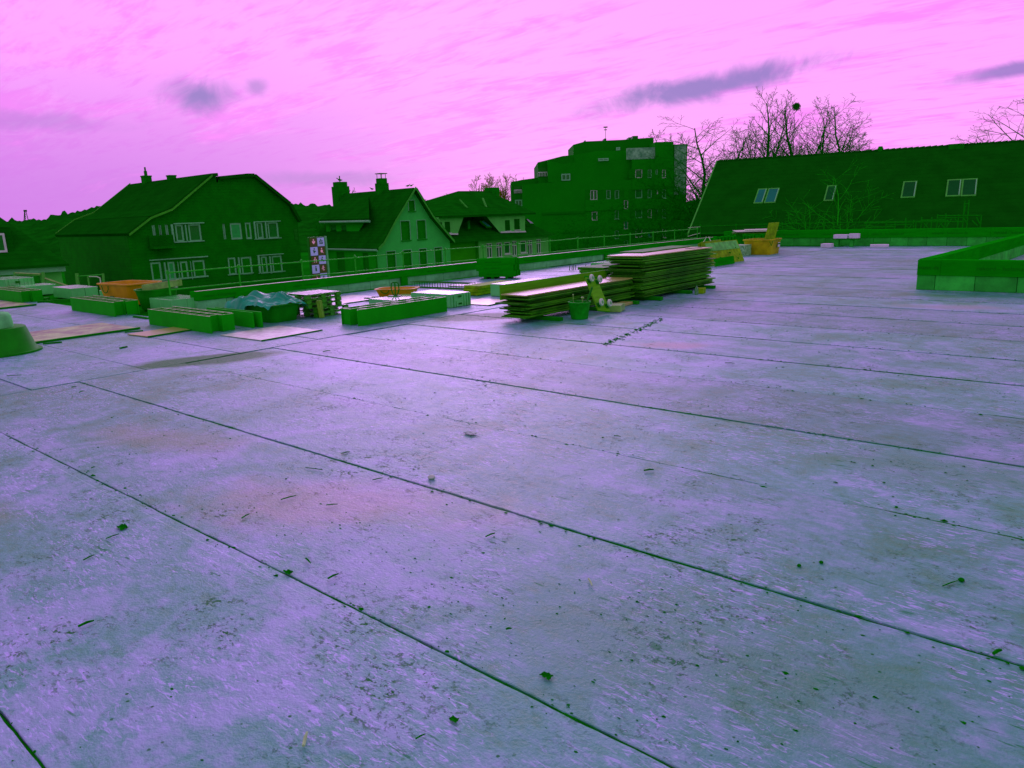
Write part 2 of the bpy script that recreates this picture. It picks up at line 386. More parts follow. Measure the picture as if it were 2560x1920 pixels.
# wooded hills: ridge profile given as picture rows, standing 420 m away and more
def hill(name, prof, dist, back, seed):
    rnd = random.Random(seed); xs = [p[0] for p in prof]; n = int((xs[-1] - xs[0]) / 6); NR = 12
    from mathutils import noise as mn
    rings = [[] for _ in range(NR + 2)]
    for i in range(n + 1):
        x = xs[0] + (xs[-1] - xs[0]) * i / n
        for a, b in zip(prof, prof[1:]):
            if a[0] <= x <= b[0]: y = a[1] + (b[1] - a[1]) * (x - a[0]) / (b[0] - a[0])
        top = AT(x, y, dist); d = Vector((top.x, top.y, 0)).normalized()
        for r in range(NR + 1):
            t = r / NR; p = top - d * dist * .4 * (1 - t); p.z = ZG - 1 + (top.z - ZG + 1) * (t ** .8)
            w = Vector((p.x * .2, p.y * .2, seed)); p.z += (abs(mn.noise(w)) + .7 * abs(mn.noise(w * 2.3)) - .45) * dist * (.004 + .004 * (t > .95))
            rings[r].append(p)
        bk = top + d * back; bk.z = ZG - 1; rings[NR + 1].append(bk)
    m = MB(); m.loft(rings, closed=False)
    return tag(m.build(name, woods, smooth=True), kind='structure')
hill('hill', [(-420, 575), (-200, 560), (0, 549), (70, 548), (110, 545), (160, 531), (215, 521), (275, 506), (330, 488), (420, 478), (560, 488), (700, 505), (790, 511), (880, 514), (980, 520)], 430, 120, 1)
hill('hill', [(860, 515), (960, 505), (1040, 503), (1110, 500), (1180, 498), (1290, 505), (1420, 500), (1700, 500), (2100, 495), (2700, 470)], 480, 150, 2)

# ---- concrete deck of precast planks (parts), on a bed
deck = bpy.data.objects.new('roof_deck', None); COL.objects.link(deck); tag(deck, kind='structure')
PW = 1.192
rndp = random.Random(3)
def deck_plank(x0, x1, y0, w, dz, fineness, depth=0.0022):
    m = MB(K); n = max(2, int((x1 - x0) / fineness)); R = []
    ja = jb = 0
    for i in range(n + 1):
        x = x0 + (x1 - x0) * i / n
        ja = ja * 0.75 + rndp.uniform(-1, 1) * 0.0022; jb = jb * 0.75 + rndp.uniform(-1, 1) * 0.0022
        tl = dz
        R.append([(x, y0 + 0.001, -0.15), (x, y0 + 0.002 + ja, -0.026), (x, y0 + 0.003 + ja * 1.2, tl - 0.002), (x, y0 + 0.007 + ja * 1.4, tl), (x, y0 + w * 0.5, tl),
                  (x, y0 + w - 0.070 + jb * 0.8, tl), (x, y0 + w - 0.064 + jb * 0.8, tl - depth), (x, y0 + w - 0.008 + jb, tl - depth - .001), (x, y0 + w - 0.004 + jb, -0.028), (x, y0 + w - 0.007, -0.15)])
    m.loft(R, True, True)
    o = m.build('deck_plank', deckm, deck)
    return o
bed = MB(K); bed.box(-13.9, 14.2, -3.6, 30.0, -0.5, -0.028); bed.box(-25.5, -13.9, -3.6, 7.4, -0.5, -0.028); bed.build('bed', dirt, deck)
for k in range(-3, 25):
    y0 = 0.53 + PW * k
    if y0 > 29.4: break
    dz = rndp.uniform(-0.004, 0.004)
    deck_plank(-8.72 + rndp.uniform(-.03, .03), 14, y0, min(PW, 29.62 - y0), dz, 0.045 if k < 5 else 0.3)
    xl = -25.4 if y0 < 6.4 else -13.75
    if y0 > -1.5: deck_plank(xl, -8.78, y0 - 0.45, min(PW, 29.62 - y0), rndp.uniform(-0.006, 0.001), 0.3)
jr = random.Random(19)
from mathutils import noise as mn_
for k in range(-3, 25):                    # soil that has settled in the joints
    y = 0.53 + PW * k
    if y > 29.3: break
    m = MB(K); st = 0.05 if k < 6 else 0.3; n = int(22.6 / st); R = []
    wv = 0.0
    for i in range(n + 1):
        x = -8.7 + 22.6 * i / n; wv = wv * .8 + jr.uniform(-.0022, .0022); gate = max(0.0, min(1.0, .55 + 1.6 * mn_.noise(Vector((x * .9, k * 3.1, 2.0))))); ww = (.0052 + abs(jr.gauss(0, .002)) + (.008 if jr.random() < .04 else 0)) * (.45 + gate)
        R.append([(x, y - ww + wv, -.010), (x, y + wv, -.008 + .008 * gate + jr.uniform(-.001, .0012)), (x, y + ww * .7 + wv, -.010)])
    m.loft(R, closed=False); m.build('joint_soil', dirt, deck)
# outer walls of the building under the deck
w = MB(K)
w.box(-25.5, -25.2, -3.6, 7.5, ZG / K, -0.51); w.box(-14.4, -14.1, 7.5, 30.0, ZG / K, -0.51); w.box(-25.2, -14.4, 7.2, 7.5, ZG / K, -0.51); w.box(-14.4, 14.2, 29.8, 30.1, ZG / K, -0.51)
tag(w.build('building_wall', render_s), 'plain outer wall carrying the concrete roof deck', 'wall')

# ================================================================== parapets
def text_mesh(body, size):
    cu = bpy.data.curves.new('t', 'FONT'); cu.body = body; cu.size = size; cu.resolution_u = 2
    o = bpy.data.objects.new('t', cu); COL.objects.link(o)
    dg = bpy.context.evaluated_depsgraph_get(); me = bpy.data.meshes.new_from_object(o.evaluated_get(dg))
    vs = [v.co.copy() for v in me.vertices]; fs = [tuple(p.vertices) for p in me.polygons]
    bpy.data.objects.remove(o); bpy.data.curves.remove(cu); bpy.data.meshes.remove(me)
    return vs, fs
TXT = text_mesh('rekord - holzmann.de', 1.0)
TXW = max(v.x for v in TXT[0])
def lettering(parent, o, ux, uz, nn, size, clip=None):
    """flat print: o origin, ux reading direction, uz up, nn out of the face (deck units)"""
    m = MB(K); o, ux, uz, nn = map(Vector, (o, ux, uz, nn))
    m.add([o + ux * (v.x * size) + uz * (v.y * size) + nn * 0.003 for v in TXT[0]], TXT[1])
    if clip:
        keep = []
        for f in m.f:
            c = sum((Vector(m.v[i]) for i in f), Vector()) / len(f)
            if clip(c): keep.append(f)
        m.f = keep
    m.build('lettering', lettr, parent)
def parapet(name, label, p0, p1, thick, z1, z2, bl, mb, seed, pl=1.55, letters=True, inner=1):
    """row of blocks with a shuttering panel band on top, from p0 to p1 (deck units); inner=+1: camera side is left of travel"""
    rnd = random.Random(seed)
    p0, p1 = Vector((p0[0], p0[1], 0)), Vector((p1[0], p1[1], 0)); d = (p1 - p0); ln = d.length; d.normalize()
    nn = Vector((d.y, -d.x, 0)) * inner
    root = dthing(name, label, 'parapet', p0.x, p0.y)
    rot = math.atan2(d.y, d.x); s = 0.0
    while s < ln - 0.02:
        e = min(ln, s + bl * rnd.uniform(0.93, 1.05)); c = p0 + d * (s + e) / 2 - nn * (thick / 2 - rnd.uniform(0, 0.006))
        m = MB(K); m.bevbox(c.x, c.y, 0.004, z1, e - s - 0.008, thick, rot, 0.007)
        if rnd.random() < 0.3:
            c2 = c + nn * (thick / 2 + 0.001); m.rbox(c2.x, c2.y, z1 * 0.42, z1 * 0.47, (e - s) * 0.9, 0.012, rot)
        m.build('block', mb, root); s = e
    s = 0.0
    while s < ln - 0.02:
        e = min(ln, s + pl * rnd.uniform(0.95, 1.05)); c = p0 + d * (s + e) / 2 - nn * (thick / 2 - 0.016)
        m = MB(K); m.rbox(c.x, c.y, z1 + 0.002 + rnd.uniform(-.004, .004), z2 + rnd.uniform(-.004, .004), e - s - 0.004, thick + 0.032, rot)
        po = m.build('panel', band, root)
        if letters and e - s > 0.8:
            hgt = (z2 - z1)
            sz = min(hgt * 0.42, (e - s) * 0.9 / TXW)
            o = p0 + d * (s + 0.05) + nn * 0.033; ux = d
            if inner < 0: ux = d
            o.z = z1 + hgt * 0.34
            rd = d if nn.cross(d).z * 1 < 0 or True else -d
            # reading direction runs to the right as seen from the inner side
            rr = Vector((-nn.y, nn.x, 0))
            o = (p0 + d * s if rr.dot(d) > 0 else p0 + d * e) + rr * (e - s) * rnd.uniform(0.04, 0.10) + nn * 0.034; o.z = z1 + hgt * 0.34
            lettering(po, o, rr, (0, 0, 1), nn, sz)
        s = e
    # pale edge highlight strip is added separately
    return root
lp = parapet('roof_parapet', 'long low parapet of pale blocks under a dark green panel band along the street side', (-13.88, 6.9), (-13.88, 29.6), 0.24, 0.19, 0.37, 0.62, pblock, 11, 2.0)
cap = MB(K); cap.box(-13.93, -13.858, 6.9, 29.58, 0.376, 0.381); cap.build('highlight_strip', mat('edge_highlight', alb((120, 135, 110)), 0.4, 0.3, 4, 0.5), lp)  # thin strip added as the painted highlight on the band's top edge
# buttress-like dark pads against the inner face
for (px, py) in ((1040, 715), (545, 760), (1522, 650)):
    y = U(px, py)[1]
    b_ = MB(K); b_.box(-13.86, -13.80, y - 0.09, y + 0.09, 0.004, 0.22); b_.build('pad', band, lp)
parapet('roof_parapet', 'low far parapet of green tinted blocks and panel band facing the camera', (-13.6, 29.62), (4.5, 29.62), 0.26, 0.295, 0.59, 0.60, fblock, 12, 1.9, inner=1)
# curb round the roof opening on the right
sh = dthing('shaft_curb', 'raised block and panel curb round the roof opening at the right edge', 'roof curb', -3.2, 15.15)
def curb(p0, p1, seed, letters, vis_inner=False):
    rnd = random.Random(seed); p0, p1 = Vector((*p0, 0)), Vector((*p1, 0)); d = p1 - p0; ln = d.length; d.normalize(); nn = Vector((d.y, -d.x, 0))
    rot = math.atan2(d.y, d.x); s = 0.0
    while s < ln - .02:
        e = min(ln, s + (0.30 if s == 0 else 0.62)); c = p0 + d * (s + e) / 2 - nn * (0.09 - rnd.uniform(0, .004))
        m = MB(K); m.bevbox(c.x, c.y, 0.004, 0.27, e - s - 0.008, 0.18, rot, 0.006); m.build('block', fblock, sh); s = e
    first = True; s = 0.0
    while s < ln - .02:
        e = min(ln, s + (0.375 if first else 1.7)); c = p0 + d * (s + e) / 2 - nn * (0.09 - 0.012)
        m = MB(K); m.rbox(c.x, c.y, 0.273, 0.545 + rnd.uniform(-.003, .003), e - s - 0.004, 0.03 + 0.18, rot); po = m.build('panel', band, sh)
        if letters:
            rr = Vector((-nn.y, nn.x, 0)); sz = 0.105
            if first and p0.y < 16:
                o = p0 - rr * (TXW * sz - 0.355) + nn * 0.029; o.z = 0.375
                lettering(po, o, rr, (0, 0, 1), nn, sz, clip=lambda c: c.x > p0.x + 0.012)
            elif not first and s + 0.6 + TXW * sz < ln:
                o = p0 + rr * (s + 0.55) + nn * 0.029; o.z = 0.375
                lettering(po, o, rr, (0, 0, 1), nn, sz)
        first = False; s = e
curb((-3.2, 15.15), (4.0, 15.15), 21, True)
curb((-2.82, 26.5), (-3.2, 15.34), 22, True)
for y in (16.6, 17.3, 18.6, 20.2, 22.2):
    pp = MB(K); pp.box(-2.995, -2.95, y, y + 0.12, 0.004, 0.27); pp.build('strut', band, sh)
inb = MB(K); inb.box(-3.0, -2.985, 15.4, 26.0, 0.004, 0.5); inb.build('inner_lining', fblock, sh)
inb = MB(K); inb.box(-2.98, -2.955, 15.4, 26.0, 0.28, 0.54); inb.build('inner_panel', band, sh)

# ================================================================== guard rails
def guard(name, label, posts, rails, r=0.018, m_=metal):
    root = dthing(name, label, 'guard rail', posts[0][0], posts[0][1])
    for (x, y, z0, z1) in posts:
        b = MB(K); b.tube((x, y, z0), (x, y, z1), r, r, 6); b.obox((x, y, z1 - 0.05), (0.03, 0, 0), (0, 0.02, 0), (0, 0, 0.03)); b.build('post', m_, root)
    for pts in rails:
        b = MB(K); b.path(pts, r * 0.9, 6); b.build('rail', m_, root)
    return root
ys = [6.7, 8.2, 9.74, 11.23, 12.75, 14.26, 15.77, 17.3, 18.9, 20.42, 22.0, 23.7, 25.35, 27.05, 29.0]
guard('guard_rail', 'two bar tubular guard rail outside the long street side parapet', [(-14.5, y, 0.30 if y < 7 else -0.5, 0.74 + 0.05) for y in ys],
      [[(-14.5, y, 0.73 + 0.01 * math.sin(y)) for y in ys], [(-14.5, y, 0.42 - 0.002 * y) for y in ys]])
xs_ = [-15.06, -13.43, -11.46, -9.84, -8.28, -6.93, -5.6]
guard('guard_rail', 'two bar tubular guard rail behind the far parapet', [(x, 30.4, -0.3, 0.87) for x in xs_],
      [[(x, 30.4, 0.79 + 0.05 * min(1, (x + 15) / 3)) for x in xs_], [(x, 30.4, 0.49) for x in xs_]], 0.015, metal_f)
b = MB(K); b.path([(-14.5, 28.2, .80), (-15.06, 30.4, .77)], .012); b.path([(-14.5, 28.2, .46), (-15.06, 30.4, .5)], .012)
tag(b.build('brace_tube', metal_b), 'bright diagonal tubes closing the corner of the guard rails', 'tube')

# ================================================================== BUILDINGS
class Fac:
    """standing plane: through pixel (px,py) at dist metres, running along azimuth az (from +Y to +X); n faces the camera"""
    def __init__(s, px, py, dist, az):
        s.o = AT(px, py, dist); s.o.z = 0; a = rad(az)
        s.u = Vector((math.sin(a), math.cos(a), 0)); s.n = Vector((math.cos(a), -math.sin(a), 0))
        if s.n.dot(-s.o) < 0: s.n = -s.n
    def shifted(s, off):
        f = Fac.__new__(Fac); f.o = s.o + s.n * off; f.u = s.u; f.n = s.n; return f
    def hit(s, px, py, off=0.0):
        d = ray(px, py); o = s.o + s.n * off; t = o.dot(s.n) / d.dot(s.n); p = d * t
        return (p - o).dot(s.u), p.z + H
    def P(s, a, z, off=0.0):
        p = s.o + s.n * off + s.u * a; return Vector((p.x, p.y, z))
    def rect(s, x0, y0, x1, y1, off=0.0):
        a, z1 = s.hit(x0, y0, off); b, z0 = s.hit(x1, y1, off)
        return (min(a, b), max(a, b), min(z0, z1), max(z0, z1))
def depth_along(A, n, px):            # how far behind A along -n a line reaches picture column px
    lo, hi = 0.0, 80.0
    def col(L_):
        p = A - n * L_ - Vector((0, 0, H)); c = [sum(CR[i][j] * p[i] for i in range(3)) for j in range(3)]
        return 1280 + FPX * c[0] / -c[2]
    s0 = col(0) < px
    for _ in range(50):
        m = (lo + hi) / 2
        if (col(m) < px) == s0: lo = m
        else: hi = m
    return lo
def clip_rect(poly, x0, x1, z0, z1):
    def cut(P, f, ix):
        R = []
        for i in range(len(P)):
            a, b = P[i], P[(i + 1) % len(P)]; fa, fb = f(a), f(b)
            if fa >= 0: R.append(a)
            if (fa >= 0) != (fb >= 0):
                t = fa / (fa - fb); R.append((a[0] + (b[0] - a[0]) * t, a[1] + (b[1] - a[1]) * t))
        return R
    for f in (lambda p: p[0] - x0, lambda p: x1 - p[0], lambda p: p[1] - z0, lambda p: z1 - p[1]):
        poly = cut(poly, f, 0)
        if len(poly) < 3: return []
    return poly
def wall(f, outline, holes, depth, name, m_, parent, off=0.0):
    b = MB()
    X = sorted({o[0] for o in outline} | {h[i] for h in holes for i in (0, 1)}); Z = sorted({o[1] for o in outline} | {h[i] for h in holes for i in (2, 3)})
    for i in range(len(X) - 1):
        for j in range(len(Z) - 1):
            if X[i + 1] - X[i] < 1e-4 or Z[j + 1] - Z[j] < 1e-4: continue
            cx_, cz_ = (X[i] + X[i + 1]) / 2, (Z[j] + Z[j + 1]) / 2
            if any(h[0] < cx_ < h[1] and h[2] < cz_ < h[3] for h in holes): continue
            p = clip_rect(outline, X[i], X[i + 1], Z[j], Z[j + 1])
            if len(p) >= 3: b.poly([f.P(q[0], q[1], off) for q in p])
    for (a, c, z0, z1) in holes:
        q = [(a, z0), (c, z0), (c, z1), (a, z1)]
        for i in range(4):
            r, s_ = q[i], q[(i + 1) % 4]
            b.poly([f.P(*r, off), f.P(*s_, off), f.P(*s_, off - depth), f.P(*r, off - depth)])
        b.poly([f.P(*r, off - depth) for r in q])
    return b.build(name, m_, parent)
def window(f, r, parent, fm=None, pm=None, mull=1, transom=False, off=0.0, rec=0.10, fw=0.09, sill=True, name='window', proud=0.02):
    a, c, z0, z1 = r; fm = fm or frame_p; pm = pm or glass
    b = MB(); d0, d1 = off - rec + 0.01, off - rec + 0.07
    def bar(s0, s1, q0, q1):
        P = [f.P(s, z, d) for d in (d0, d1) for (s, z) in ((s0, q0), (s1, q0), (s1, q1), (s0, q1))]
        b.add(P, [(0, 1, 2, 3), (4, 5, 6, 7), (0, 1, 5, 4), (1, 2, 6, 5), (2, 3, 7, 6), (3, 0, 4, 7)])
    bar(a, a + fw, z0, z1); bar(c - fw, c, z0, z1); bar(a + fw, c - fw, z0, z0 + fw); bar(a + fw, c - fw, z1 - fw, z1)
    for i in range(1, mull):
        s = a + (c - a) * i / mull; bar(s - fw * 0.5, s + fw * 0.5, z0 + fw, z1 - fw)
    if transom: bar(a + fw, c - fw, z1 - (z1 - z0) * 0.3 - fw * .4, z1 - (z1 - z0) * 0.3 + fw * .4)
    w_ = b.build(name, fm, parent)
    g_ = MB(); g_.poly([f.P(s, z, d0 + 0.015) for (s, z) in ((a + fw * .5, z0 + fw * .5), (c - fw * .5, z0 + fw * .5), (c - fw * .5, z1 - fw * .5), (a + fw * .5, z1 - fw * .5))]); g_.build('pane', pm, w_)
    if sill:
        s_ = MB(); P = [f.P(s, z, d) for d in (off - 0.02, off + 0.10) for (s, z) in ((a - .06, z0 - .08), (c + .06, z0 - .08), (c + .06, z0 - .01), (a - .06, z0 - .01))]
        s_.add(P, [(0, 1, 2, 3), (4, 5, 6, 7), (0, 1, 5, 4), (1, 2, 6, 5), (2, 3, 7, 6), (3, 0, 4, 7)]); s_.build('sill', fm, w_)
    return w_
def slab(f, a, c, o0, o1, t, name, m_, parent):      # roof slab over outline edge a->c from offset o0 to o1
    e = Vector((c[0] - a[0], c[1] - a[1])); nrm = Vector((-e.y, e.x)).normalized()
    if nrm.y < 0: nrm = -nrm
    q = [a, c, (c[0] + nrm.x * t, c[1] + nrm.y * t), (a[0] + nrm.x * t, a[1] + nrm.y * t)]
    b = MB(); b.prism([f.P(s, z, o0) for (s, z) in q], f.n * (o1 - o0)); return b.build(name, m_, parent)
def quadbox(f, r, o0, o1, name, m_, parent):
    a, c, z0, z1 = r; b = MB()
    b.prism([f.P(a, z0, o0), f.P(c, z0, o0), f.P(c, z1, o0), f.P(a, z1, o0)], f.n * (o1 - o0)); return b.build(name, m_, parent)
def wires(f, segs, r, name, m_, parent, off=0.0):
    b = MB()
    for (p, q) in segs: b.tube(f.P(*p, off), f.P(*q, off), r, r, 5)
    return b.build(name, m_, parent)
def A1(x, y): return (x / 3.456, 400 + y / 3.456)
def A2(x, y): return (640 + x / 3.456, 400 + y / 3.456)
def A3(x, y): return (1100 + x / 3.456, 300 + y / 3.456)
def B1(x, y): return (1400 + x / 4.424, 200 + y / 4.424)
def B2(x, y): return (1850 + x / 5.53, 180 + y / 5.53)
def B3(x, y): return (2160 + x / 5.53, 420 + y / 5.53)
def B5(x, y): return (1740 + x / 5.53, 520 + y / 5.53)
def B7(x, y): return (100 + x / 5.53, 420 + y / 5.53)
def B8(x, y): return (480 + x / 5.53, 420 + y / 5.53)
def C5(x, y): return (760 + x / 5.53, 440 + y / 5.53)
def C6(x, y): return (x / 5.53, 520 + y / 5.53)
def C7(x, y): return (760 + x / 13.27, 580 + y / 13.27)
def RR(f, z, x0, y0, x1, y1, off=0.0): return f.rect(*z(x0, y0), *z(x1, y1), off)

# ---------------------------------------------------------------- dark slate house
f = Fac(450, 650, 52, 2)
ap_l, ap_r = f.hit(525, 442), f.hit(631, 442)
house = thing('slate_house', 'large dark slate clad house with two gables and pale window bands', 'house', f.P(ap_l[0], ZG))
out = [f.hit(*p) for p in ((318, 590), (372, 548), (425, 527), (525, 442), (540, 441))] + [f.hit(541, 456), f.hit(545, 456)] + [f.hit(*p) for p in ((545, 449), (613, 442), (631, 442), (719, 512), (744, 556))]
sL, sR = out[0][0], out[-1][0]
Lh = depth_along(f.P(*ap_l), f.n, 332)
groups = []      # (rect, mullions, pane material)
def wr(z, x0, y0, x1, y1): return RR(f, z, x0, y0, x1, y1)
wins = []
for (z, x0, y0, x1, y1, pm) in ((A1, 1310, 562, 1358, 700, glass), (A1, 1368, 560, 1412, 700, glass), (A1, 1424, 558, 1470, 698, glass), (A1, 1508, 556, 1600, 706, glass), (A1, 1622, 552, 1752, 704, glass),
                           (A1, 1296, 885, 1412, 1042, shutter), (A1, 1444, 880, 1530, 1036, blind), (A1, 1552, 876, 1640, 1028, shutter), (A1, 1660, 868, 1786, 1012, shutter),
                           (B8, 418, 770, 480, 984, blind), (B8, 520, 762, 705, 982, blind), (B8, 728, 752, 838, 980, shutter), (B8, 888, 748, 1000, 976, glass), (B8, 1040, 745, 1212, 972, glass),
                           (B8, 490, 1240, 630, 1474, shutter), (B8, 672, 1232, 850, 1466, shutter), (B8, 950, 1222, 1062, 1456, shutter), (B8, 1100, 1214, 1266, 1440, shutter)):
    wins.append((wr(z, x0, y0, x1, y1), pm))
wall(f, [(sL, ZG)] + out + [(sR, ZG)], [w_[0] for w_ in wins], 0.14, 'gable_wall', slate, house)
for r, pm in wins:
    wn = window(f, r, house, frame_p, pm, 1, fw=0.13, rec=0.13, sill=False)
    if pm in (shutter, blind):
        bb = MB(); nsl = 10
        for i in range(nsl):
            z = r[2] + .12 + (r[3] - r[2] - .24) * (i + .5) / nsl
            bb.obox(f.P((r[0] + r[1]) / 2, z, -0.09), f.u * ((r[1] - r[0]) / 2 - .13), f.n * .012, (0, 0, (r[3] - r[2]) / nsl * .36))
        bb.build('slats', pm, wn)
# pale bands and posts that tie the windows together
for (z, x0, y0, x1, y1) in ((A1, 1494, 546, 1758, 556), (A1, 1500, 706, 1762, 716), (A1, 1592, 560, 1620, 706), (A1, 1286, 862, 1792, 872), (A1, 1302, 1040, 1798, 1052), (A1, 1410, 885, 1444, 1040),
                            (A1, 1528, 880, 1554, 1036), (A1, 1638, 875, 1662, 1030), (B8, 845, 740, 1215, 752), (B8, 860, 980, 1232, 990), (B8, 1000, 750, 1040, 978), (B8, 845, 752, 888, 980), (B8, 895, 1205, 1260, 1216), (B8, 915, 1452, 1285, 1462),
                            (B8, 1060, 1222, 1102, 1455), (B8, 900, 1218, 950, 1458), (B8, 628, 1236, 672, 1472), (B8, 492, 1474, 850, 1484), (A1, 1470, 556, 1508, 706)):
    r = wr(z, x0, y0, x1, y1)
    if x1 - x0 > 200: q0, q1 = f.hit(*z(x0, y0)), f.hit(*z(x0, y1)); r = (q0[0], f.hit(*z(x1, y0 - .06 * (x1 - x0)))[0], q1[1], q0[1])
    quadbox(f, r, 0.003, 0.10, 'window_band', frame_p, house)
r = wr(A1, 1268, 655, 1492, 742)
for i in range(12):
    z = r[2] + (r[3] - r[2]) * (i + .5) / 12
    quadbox(f, (r[0], r[1], z - .05, z + .045), 0.25, 0.29, 'balcony_board', slate, house)
quadbox(f, (r[0], r[1], r[2] - .12, r[2] - .01), 0.003, 0.9, 'balcony_floor', slate, house)
for (x, y) in ((1430, 865), (1436, 918), (1441, 972)):
    a, z = f.hit(*B8(x, y)); b = MB(); b.tube(f.P(a, z, -.05), f.P(a, z, .04), .16, .16, 12); b.build('vent', steel, house)
# side and back walls
b = MB(); b.prism([f.P(sL, ZG, -.02), f.P(sL, out[0][1], -.02), f.P(sL, out[0][1], -Lh), f.P(sL, ZG, -Lh)], f.u * .1); b.prism([f.P(sR - .1, ZG, -.02), f.P(sR - .1, out[-1][1], -.02), f.P(sR - .1, out[-1][1], -Lh), f.P(sR - .1, ZG, -Lh)], f.u * .1)
b.poly([f.P(s, z, -Lh) for (s, z) in [(sL, ZG)] + out + [(sR, ZG)]]); b.build('side_wall', slate, house)
for a, c in zip(out, out[1:]):
    if abs(c[0] - a[0]) < .3: continue
    slab(f, a, c, 0.35, -Lh - .4, 0.22, 'roof', rooft2, house)
for a, c in ((out[2], out[3]), (out[0], out[1]), (out[1], out[2])):
    m0 = MB(); e = Vector((c[0] - a[0], c[1] - a[1])); q = [a, c, (c[0], c[1] + .14), (a[0], a[1] + .14)]
    m0.prism([f.P(s, z, .36) for (s, z) in q], f.n * .06); m0.build('verge_board', trim, house)
    m0 = MB(); m0.prism([f.P(s, z, -Lh - .41) for (s, z) in [a, c, (c[0], c[1] + .32), (a[0], a[1] + .32)]], f.n * -.06); m0.build('verge_board', trim, house)
a, c = out[10], out[9]
# chimneys on the ridge, skylights in the left slope
def onridge(px, wpx, y0, y1, off_guess=None):
    d = depth_along(f.P(*ap_l), f.n, px); A = f.P(*ap_l, -d); s = (A - Vector((0, 0, H))).length / FPX; return A, s, d
for (x0, x1, y0, y1) in ((355, 381, 442, 480), (418, 442, 441, 470)):
    A, s, d = onridge((x0 + x1) / 2, 0, 0, 0); w2 = (x1 - x0) / 2 * s * .62
    zt = AT((x0 + x1) / 2, y0, -( -1) * 1).z
    dd = ray((x0 + x1) / 2, y0); t = (A.x * dd.x + A.y * dd.y) / (dd.x ** 2 + dd.y ** 2); zt = H + dd.z * t
    b = MB(); b.obox((A.x, A.y, (zt + A.z - 2) / 2), f.u * w2, f.n * w2, (0, 0, (zt - A.z + 2) / 2)); ch = b.build('chimney', chim, house)
    b = MB(); b.obox((A.x, A.y, zt + .04), f.u * (w2 + .03), f.n * (w2 + .03), (0, 0, .05)); b.build('cap', chim, ch)
    if x0 < 400:
        b = MB(); b.tube((A.x, A.y, zt + .1), (A.x, A.y, zt + .45), .13, .13, 8); b.tube((A.x, A.y, zt + .45), (A.x, A.y, zt + .75), .07, .07, 8); b.build('flue', steel, ch)
a, c = out[2], out[3]     # left slope
sl_u = -f.n; e3 = (f.P(*c) - f.P(*a)).normalized(); sn = sl_u.cross(e3).normalized()
if sn.z < 0: sn = -sn
def onslope(px, py, lift=.24):
    o = f.P(*a) + sn * lift - Vector((0, 0, H)); d = ray(px, py); t = o.dot(sn) / d.dot(sn); return d * t + Vector((0, 0, H))
for (q) in (((1082, 716), (1118, 716), (1038, 800), (1002, 800)), ((1145, 716), (1180, 716), (1100, 800), (1062, 800))):
    P = [onslope(*B7(*p)) for p in q]; b = MB(); b.prism([p + (p - sum(P, Vector()) / 4) * .12 for p in P], sn * .08); sk = b.build('skylight', trim, house)
    b = MB(); b.poly([p + sn * .085 for p in P]); b.build('pane', glass_s, sk)

# ---------------------------------------------------------------- white gabled house
f = Fac(1000, 600, 57, 8)
apx = f.hit(*C5(1497, 188))
out = [f.hit(*C5(*p)) for p in ((985, 1030), (1060, 950), (1225, 640))] + [apx] + [f.hit(*C5(*p)) for p in ((1740, 580), (2035, 925))]
house = thing('gable_house', 'pale rendered gable house with dark closed shutters and two chimneys', 'house', f.P(apx[0], ZG))
sL, sR = f.hit(*C5(1002, 1030))[0], f.hit(*C5(2018, 950))[0]
Lh = depth_along(f.P(*apx), f.n, 868)
W_ = [RR(f, C5, *r) for r in ((1440, 340, 1533, 482), (1332, 625, 1472, 882), (1556, 615, 1690, 866), (1140, 1046, 1277, 1330), (1368, 1028, 1497, 1312), (1590, 1010, 1706, 1290), (1800, 993, 1916, 1262))]
wo_ = [(sL, ZG), (sL, out[0][1] + .25)] + [(p[0], p[1]) for p in out[1:5]] + [(sR, out[5][1] + .3), (sR, ZG)]
wall(f, wo_, W_, .16, 'gable_wall', render_w, house)
for r in W_: window(f, r, house, shutter, shutter, 1, fw=.05, rec=.14, sill=True, name='shuttered_window')
for r in W_:
    b = MB(); bw = .05
    for (a, c, z0, z1) in ((r[0] - bw, r[0], r[2], r[3] + bw), (r[1], r[1] + bw, r[2], r[3] + bw), (r[0], r[1], r[3], r[3] + bw)):
        b.prism([f.P(a, z0, .003), f.P(c, z0, .003), f.P(c, z1, .003), f.P(a, z1, .003)], f.n * .03)
    b.build('window_surround', frame_p, house)
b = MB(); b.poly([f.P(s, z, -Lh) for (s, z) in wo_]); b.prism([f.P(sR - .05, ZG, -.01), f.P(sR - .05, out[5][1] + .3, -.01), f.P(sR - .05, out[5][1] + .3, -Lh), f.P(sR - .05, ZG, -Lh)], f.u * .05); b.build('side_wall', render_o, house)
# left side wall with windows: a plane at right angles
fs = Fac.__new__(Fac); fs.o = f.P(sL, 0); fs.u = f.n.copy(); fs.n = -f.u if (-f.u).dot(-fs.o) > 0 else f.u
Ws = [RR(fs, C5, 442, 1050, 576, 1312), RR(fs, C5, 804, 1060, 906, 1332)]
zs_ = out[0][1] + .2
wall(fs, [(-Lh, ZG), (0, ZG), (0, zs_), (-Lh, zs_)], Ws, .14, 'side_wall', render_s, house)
for r in Ws: window(fs, r, house, shutter, shutter, 1, fw=.05, rec=.13, name='shuttered_window')
for a, c in zip(out, out[1:]): slab(f, a, c, .45, -Lh - .3, .2, 'roof', rooft, house)
for a, c in zip(out, out[1:]):
    b = MB(); b.prism([f.P(s, z, .46) for (s, z) in [a, c, (c[0], c[1] + .2), (a[0], a[1] + .2)]], f.n * .05); b.build('verge_board', mat('green_verge', alb((20, 108, 14)), .7), house)
